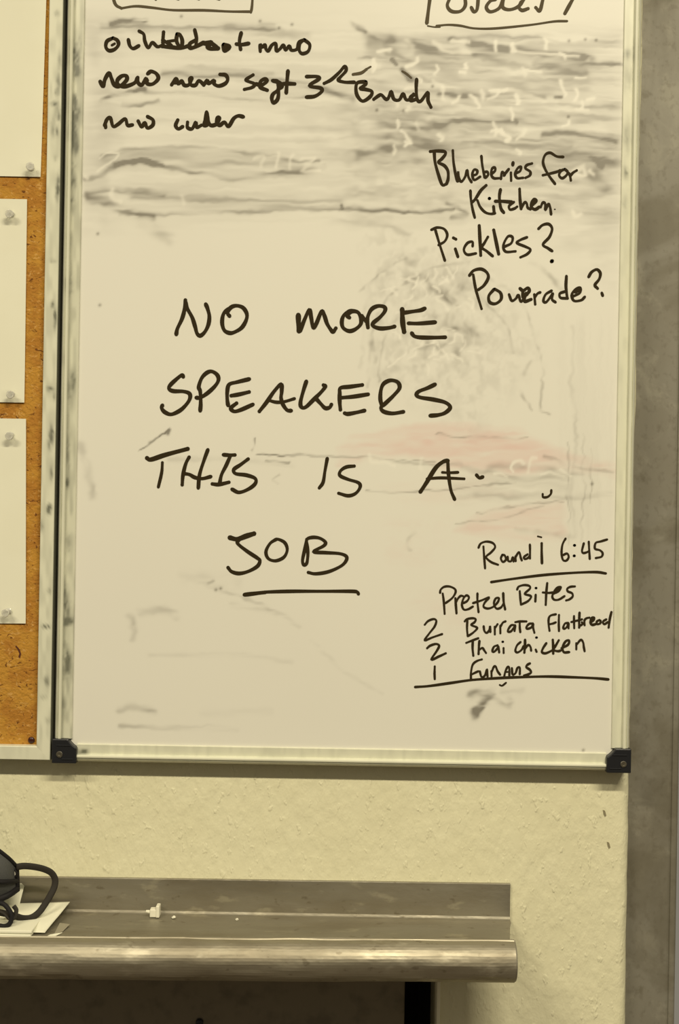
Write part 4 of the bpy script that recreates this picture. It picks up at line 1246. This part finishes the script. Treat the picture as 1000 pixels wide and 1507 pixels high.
nap = patch('napkin', at(-110, 1336, .006), at(103, 1327, .008), at(66, 1372, -.0555), at(-110, 1366, -.0585), .0008, .012, 12, 24)
tag(link('napkin', nap, M_paper.m, smooth=True), 'loose white napkin on top of the folded one, its corner pointing right', 'napkin')
crd = slab('paper_corner', [at(-8, 1338, -.004), at(27, 1338, .000), at(35.5, 1304, .009), at(31, 1300, .009), at(0, 1305, .006)], .0008)
tag(link('paper_scrap', crd, M_paper.m), 'white paper scrap standing upright between the face mask and the shelf back', 'paper scrap')
sc = patch('paper_scrap', at(63, 1382, -.0655) + Vector((0, 0, .0006)), at(76, 1381, -.0645) + Vector((0, 0, .0006)), at(92, 1373, -.053) + Vector((0, 0, .0006)), at(74, 1376, -.057) + Vector((0, 0, .0006)), .0004, .001, 3, 6)
tag(link('paper_scrap', sc, M_paper.m), 'tiny white paper scrap lying at the front crease of the shelf', 'paper scrap')
sc = patch('paper_scrap', at(80, 1374, -.0525), at(92, 1371, -.048), at(103, 1360, -.030), at(88, 1358, -.027), .0003, .0006, 4, 6)
tag(link('paper_scrap', sc, M_film.m), 'greasy grey paper scrap flat on the shelf right of the napkin', 'paper scrap')

# small white plastic piece on the crease and crumbs
c = at(228, 1351, .002)
t = root('plastic_clip', (c.x, c.y, ZT), 'small white plastic clip on the back crease of the shelf', 'clip')
z_ = ZT + .0004
link('body', bevelled(box('body', c.x - .0050, c.x + .0035, c.y - .004, c.y + .005, z_, z_ + .0085), .001), M_white.m, t)
link('tab', bevelled(box('tab', c.x + .0015, c.x + .0055, c.y - .005, c.y + .0055, z_, z_ + .0125), .001), M_white.m, t)
link('prong', lathe('prong', [(.0016, 0), (.0018, .002), (.0013, .0045)], (c.x - .0048, c.y - .001, z_ + .005), (-1, 0, .15), 10), M_white.m, t)
for i, (px, py, y, r, lb) in enumerate(((256, 1351, -.002, .0022, 'white crumb on the shelf just right of the plastic clip'),
                                        (349, 1354, -.004, .0017, 'small white crumb alone on the shelf farther right of the clip'))):
    bm = bmesh.new()
    bmesh.ops.create_icosphere(bm, subdivisions=2, radius=r)
    for v in bm.verts:
        v.co *= .75 + .5 * random.random()
        v.co.z *= .7
    me = bpy.data.meshes.new('crumb')
    bm.to_mesh(me)
    bm.free()
    p = at(px, py, y)
    me.transform(Matrix.Translation((p.x, p.y, ZT + r * .6)))
    tag(link('crumb', me, M_white.m), lb, 'crumb', 'crumbs on the shelf')

# ------------------------------------------------------------------ face mask
fm = root('face_mask', at(-30, 1350, -.03), 'dark grey face mask with black binding and ear loop lying on the napkins', 'face mask')


def mpt(s, t):
    """cup of the mask: s 0 (far end, out of frame) .. 1 (ear end), t 0 top .. 1 bottom"""
    top = crom([(-120, 1275, 0), (-90, 1245, 0), (-50, 1232, 0), (-15, 1244, 0), (10, 1261, 0), (24, 1275, 0)], 8)
    bot = crom([(-122, 1300, 0), (-90, 1322, 0), (-50, 1334, 0), (-15, 1326, 0), (10, 1316, 0), (25, 1306, 0)], 8)
    a = s * (len(top) - 1)
    i = min(int(a), len(top) - 2)
    f = a - i
    p = top[i] * (1 - f) + top[i + 1] * f
    q = bot[i] * (1 - f) + bot[i + 1] * f
    r = p * (1 - t) + q * t
    y = -.018 - .030 * (math.sin(math.pi * min(max(s, 0), 1)) ** .8) * (.45 + .55 * math.sin(math.pi * (.15 + .75 * t)))
    return at(r.x, r.y, y)


def mgrid(t0, t1, n=40, m=14):
    vs = [mpt(i / n, t0 + (t1 - t0) * j / m) for j in range(m + 1) for i in range(n + 1)]
    k = n + 1
    fs = [(j * k + i, j * k + i + 1, (j + 1) * k + i + 1, (j + 1) * k + i) for j in range(m) for i in range(n)]
    nv = len(vs)
    vs += [v + Vector((0, .0012, 0)) for v in vs]
    fs += [tuple(a + nv for a in reversed(f)) for f in fs]
    return raw('panel', vs, fs)


link('cup_panel', mgrid(0, .60), M_grey.m, fm, smooth=True)
link('cup_panel', mgrid(.60, 1), M_grey.m, fm, smooth=True)
link('binding', tube('binding', [mpt(i / 50, 0) for i in range(51)], .0022, 8), M_band.m, fm, smooth=True)
link('binding', tube('binding', [mpt(i / 50, 1) + Vector((0, 0, -.0015)) for i in range(51)], .0038, 8), M_band.m, fm, smooth=True)
link('binding', tube('binding', [mpt(1, j / 10) for j in range(11)], .0030, 8), M_band.m, fm, smooth=True)
link('seam', tube('seam', [mpt(i / 50, .60 + .08 * (i / 50)) + Vector((0, -.0008, 0)) for i in range(51)], .0026, 8), M_band.m, fm, smooth=True)
e0 = at(20.5, 1285, -.0235)
link('eyelet', tube('eyelet', [e0 + Vector((.0028 * math.cos(a) - .0008 * math.sin(a), 0, .0040 * math.sin(a))) for a in np.linspace(0, 2 * math.pi, 25)[:-1]], .0011, 8, closed=True), M_band.m, fm, smooth=True)
ey = lathe('eyelet_hole', [(.0027, 0), (.0024, .0006), (.0005, .0008)], e0 + Vector((0, .0004, 0)), (0, -1, 0), 20)
link('eyelet_disc', ey, M_white.m, fm)
lp = crom([at(24, 1276, -.022), at(36, 1274.5, -.020), at(52, 1276, -.017), at(66, 1279.5, -.014), at(76, 1285, -.012), at(81, 1294, -.012), at(80, 1305, -.014),
           at(74, 1318, -.018), at(66, 1331, -.022), at(57, 1343, -.027), at(46, 1350.5, -.031), at(34, 1351.5, -.034), at(22, 1348, -.036), at(10, 1345, -.038), at(-6, 1342, -.04)], 8)
link('ear_loop', tube('ear_loop', lp, 1, 10, flat=(.0034, .0010), up=(0, -1, .1)), M_strap.m, fm, smooth=True)
lp2 = crom([at(-14, 1330, -.048), at(2, 1329, -.050), at(11, 1336, -.052), at(17, 1347, -.053), at(15, 1358, -.054), at(8, 1363, -.0545), at(-2, 1362, -.0545), at(-16, 1358, -.054)], 8)
link('ear_loop', tube('ear_loop', lp2, 1, 10, flat=(.0026, .0024)), M_band.m, fm, smooth=True)
lp3 = crom([at(-6, 1339, -.050), at(6, 1344, -.0515), at(14, 1352, -.052), at(21, 1350, -.049), at(24, 1340, -.046), at(20, 1333, -.045)], 8)
link('cord_end', tube('cord_end', lp3, 1, 10, flat=(.0024, .0016)), M_strap.m, fm, smooth=True)
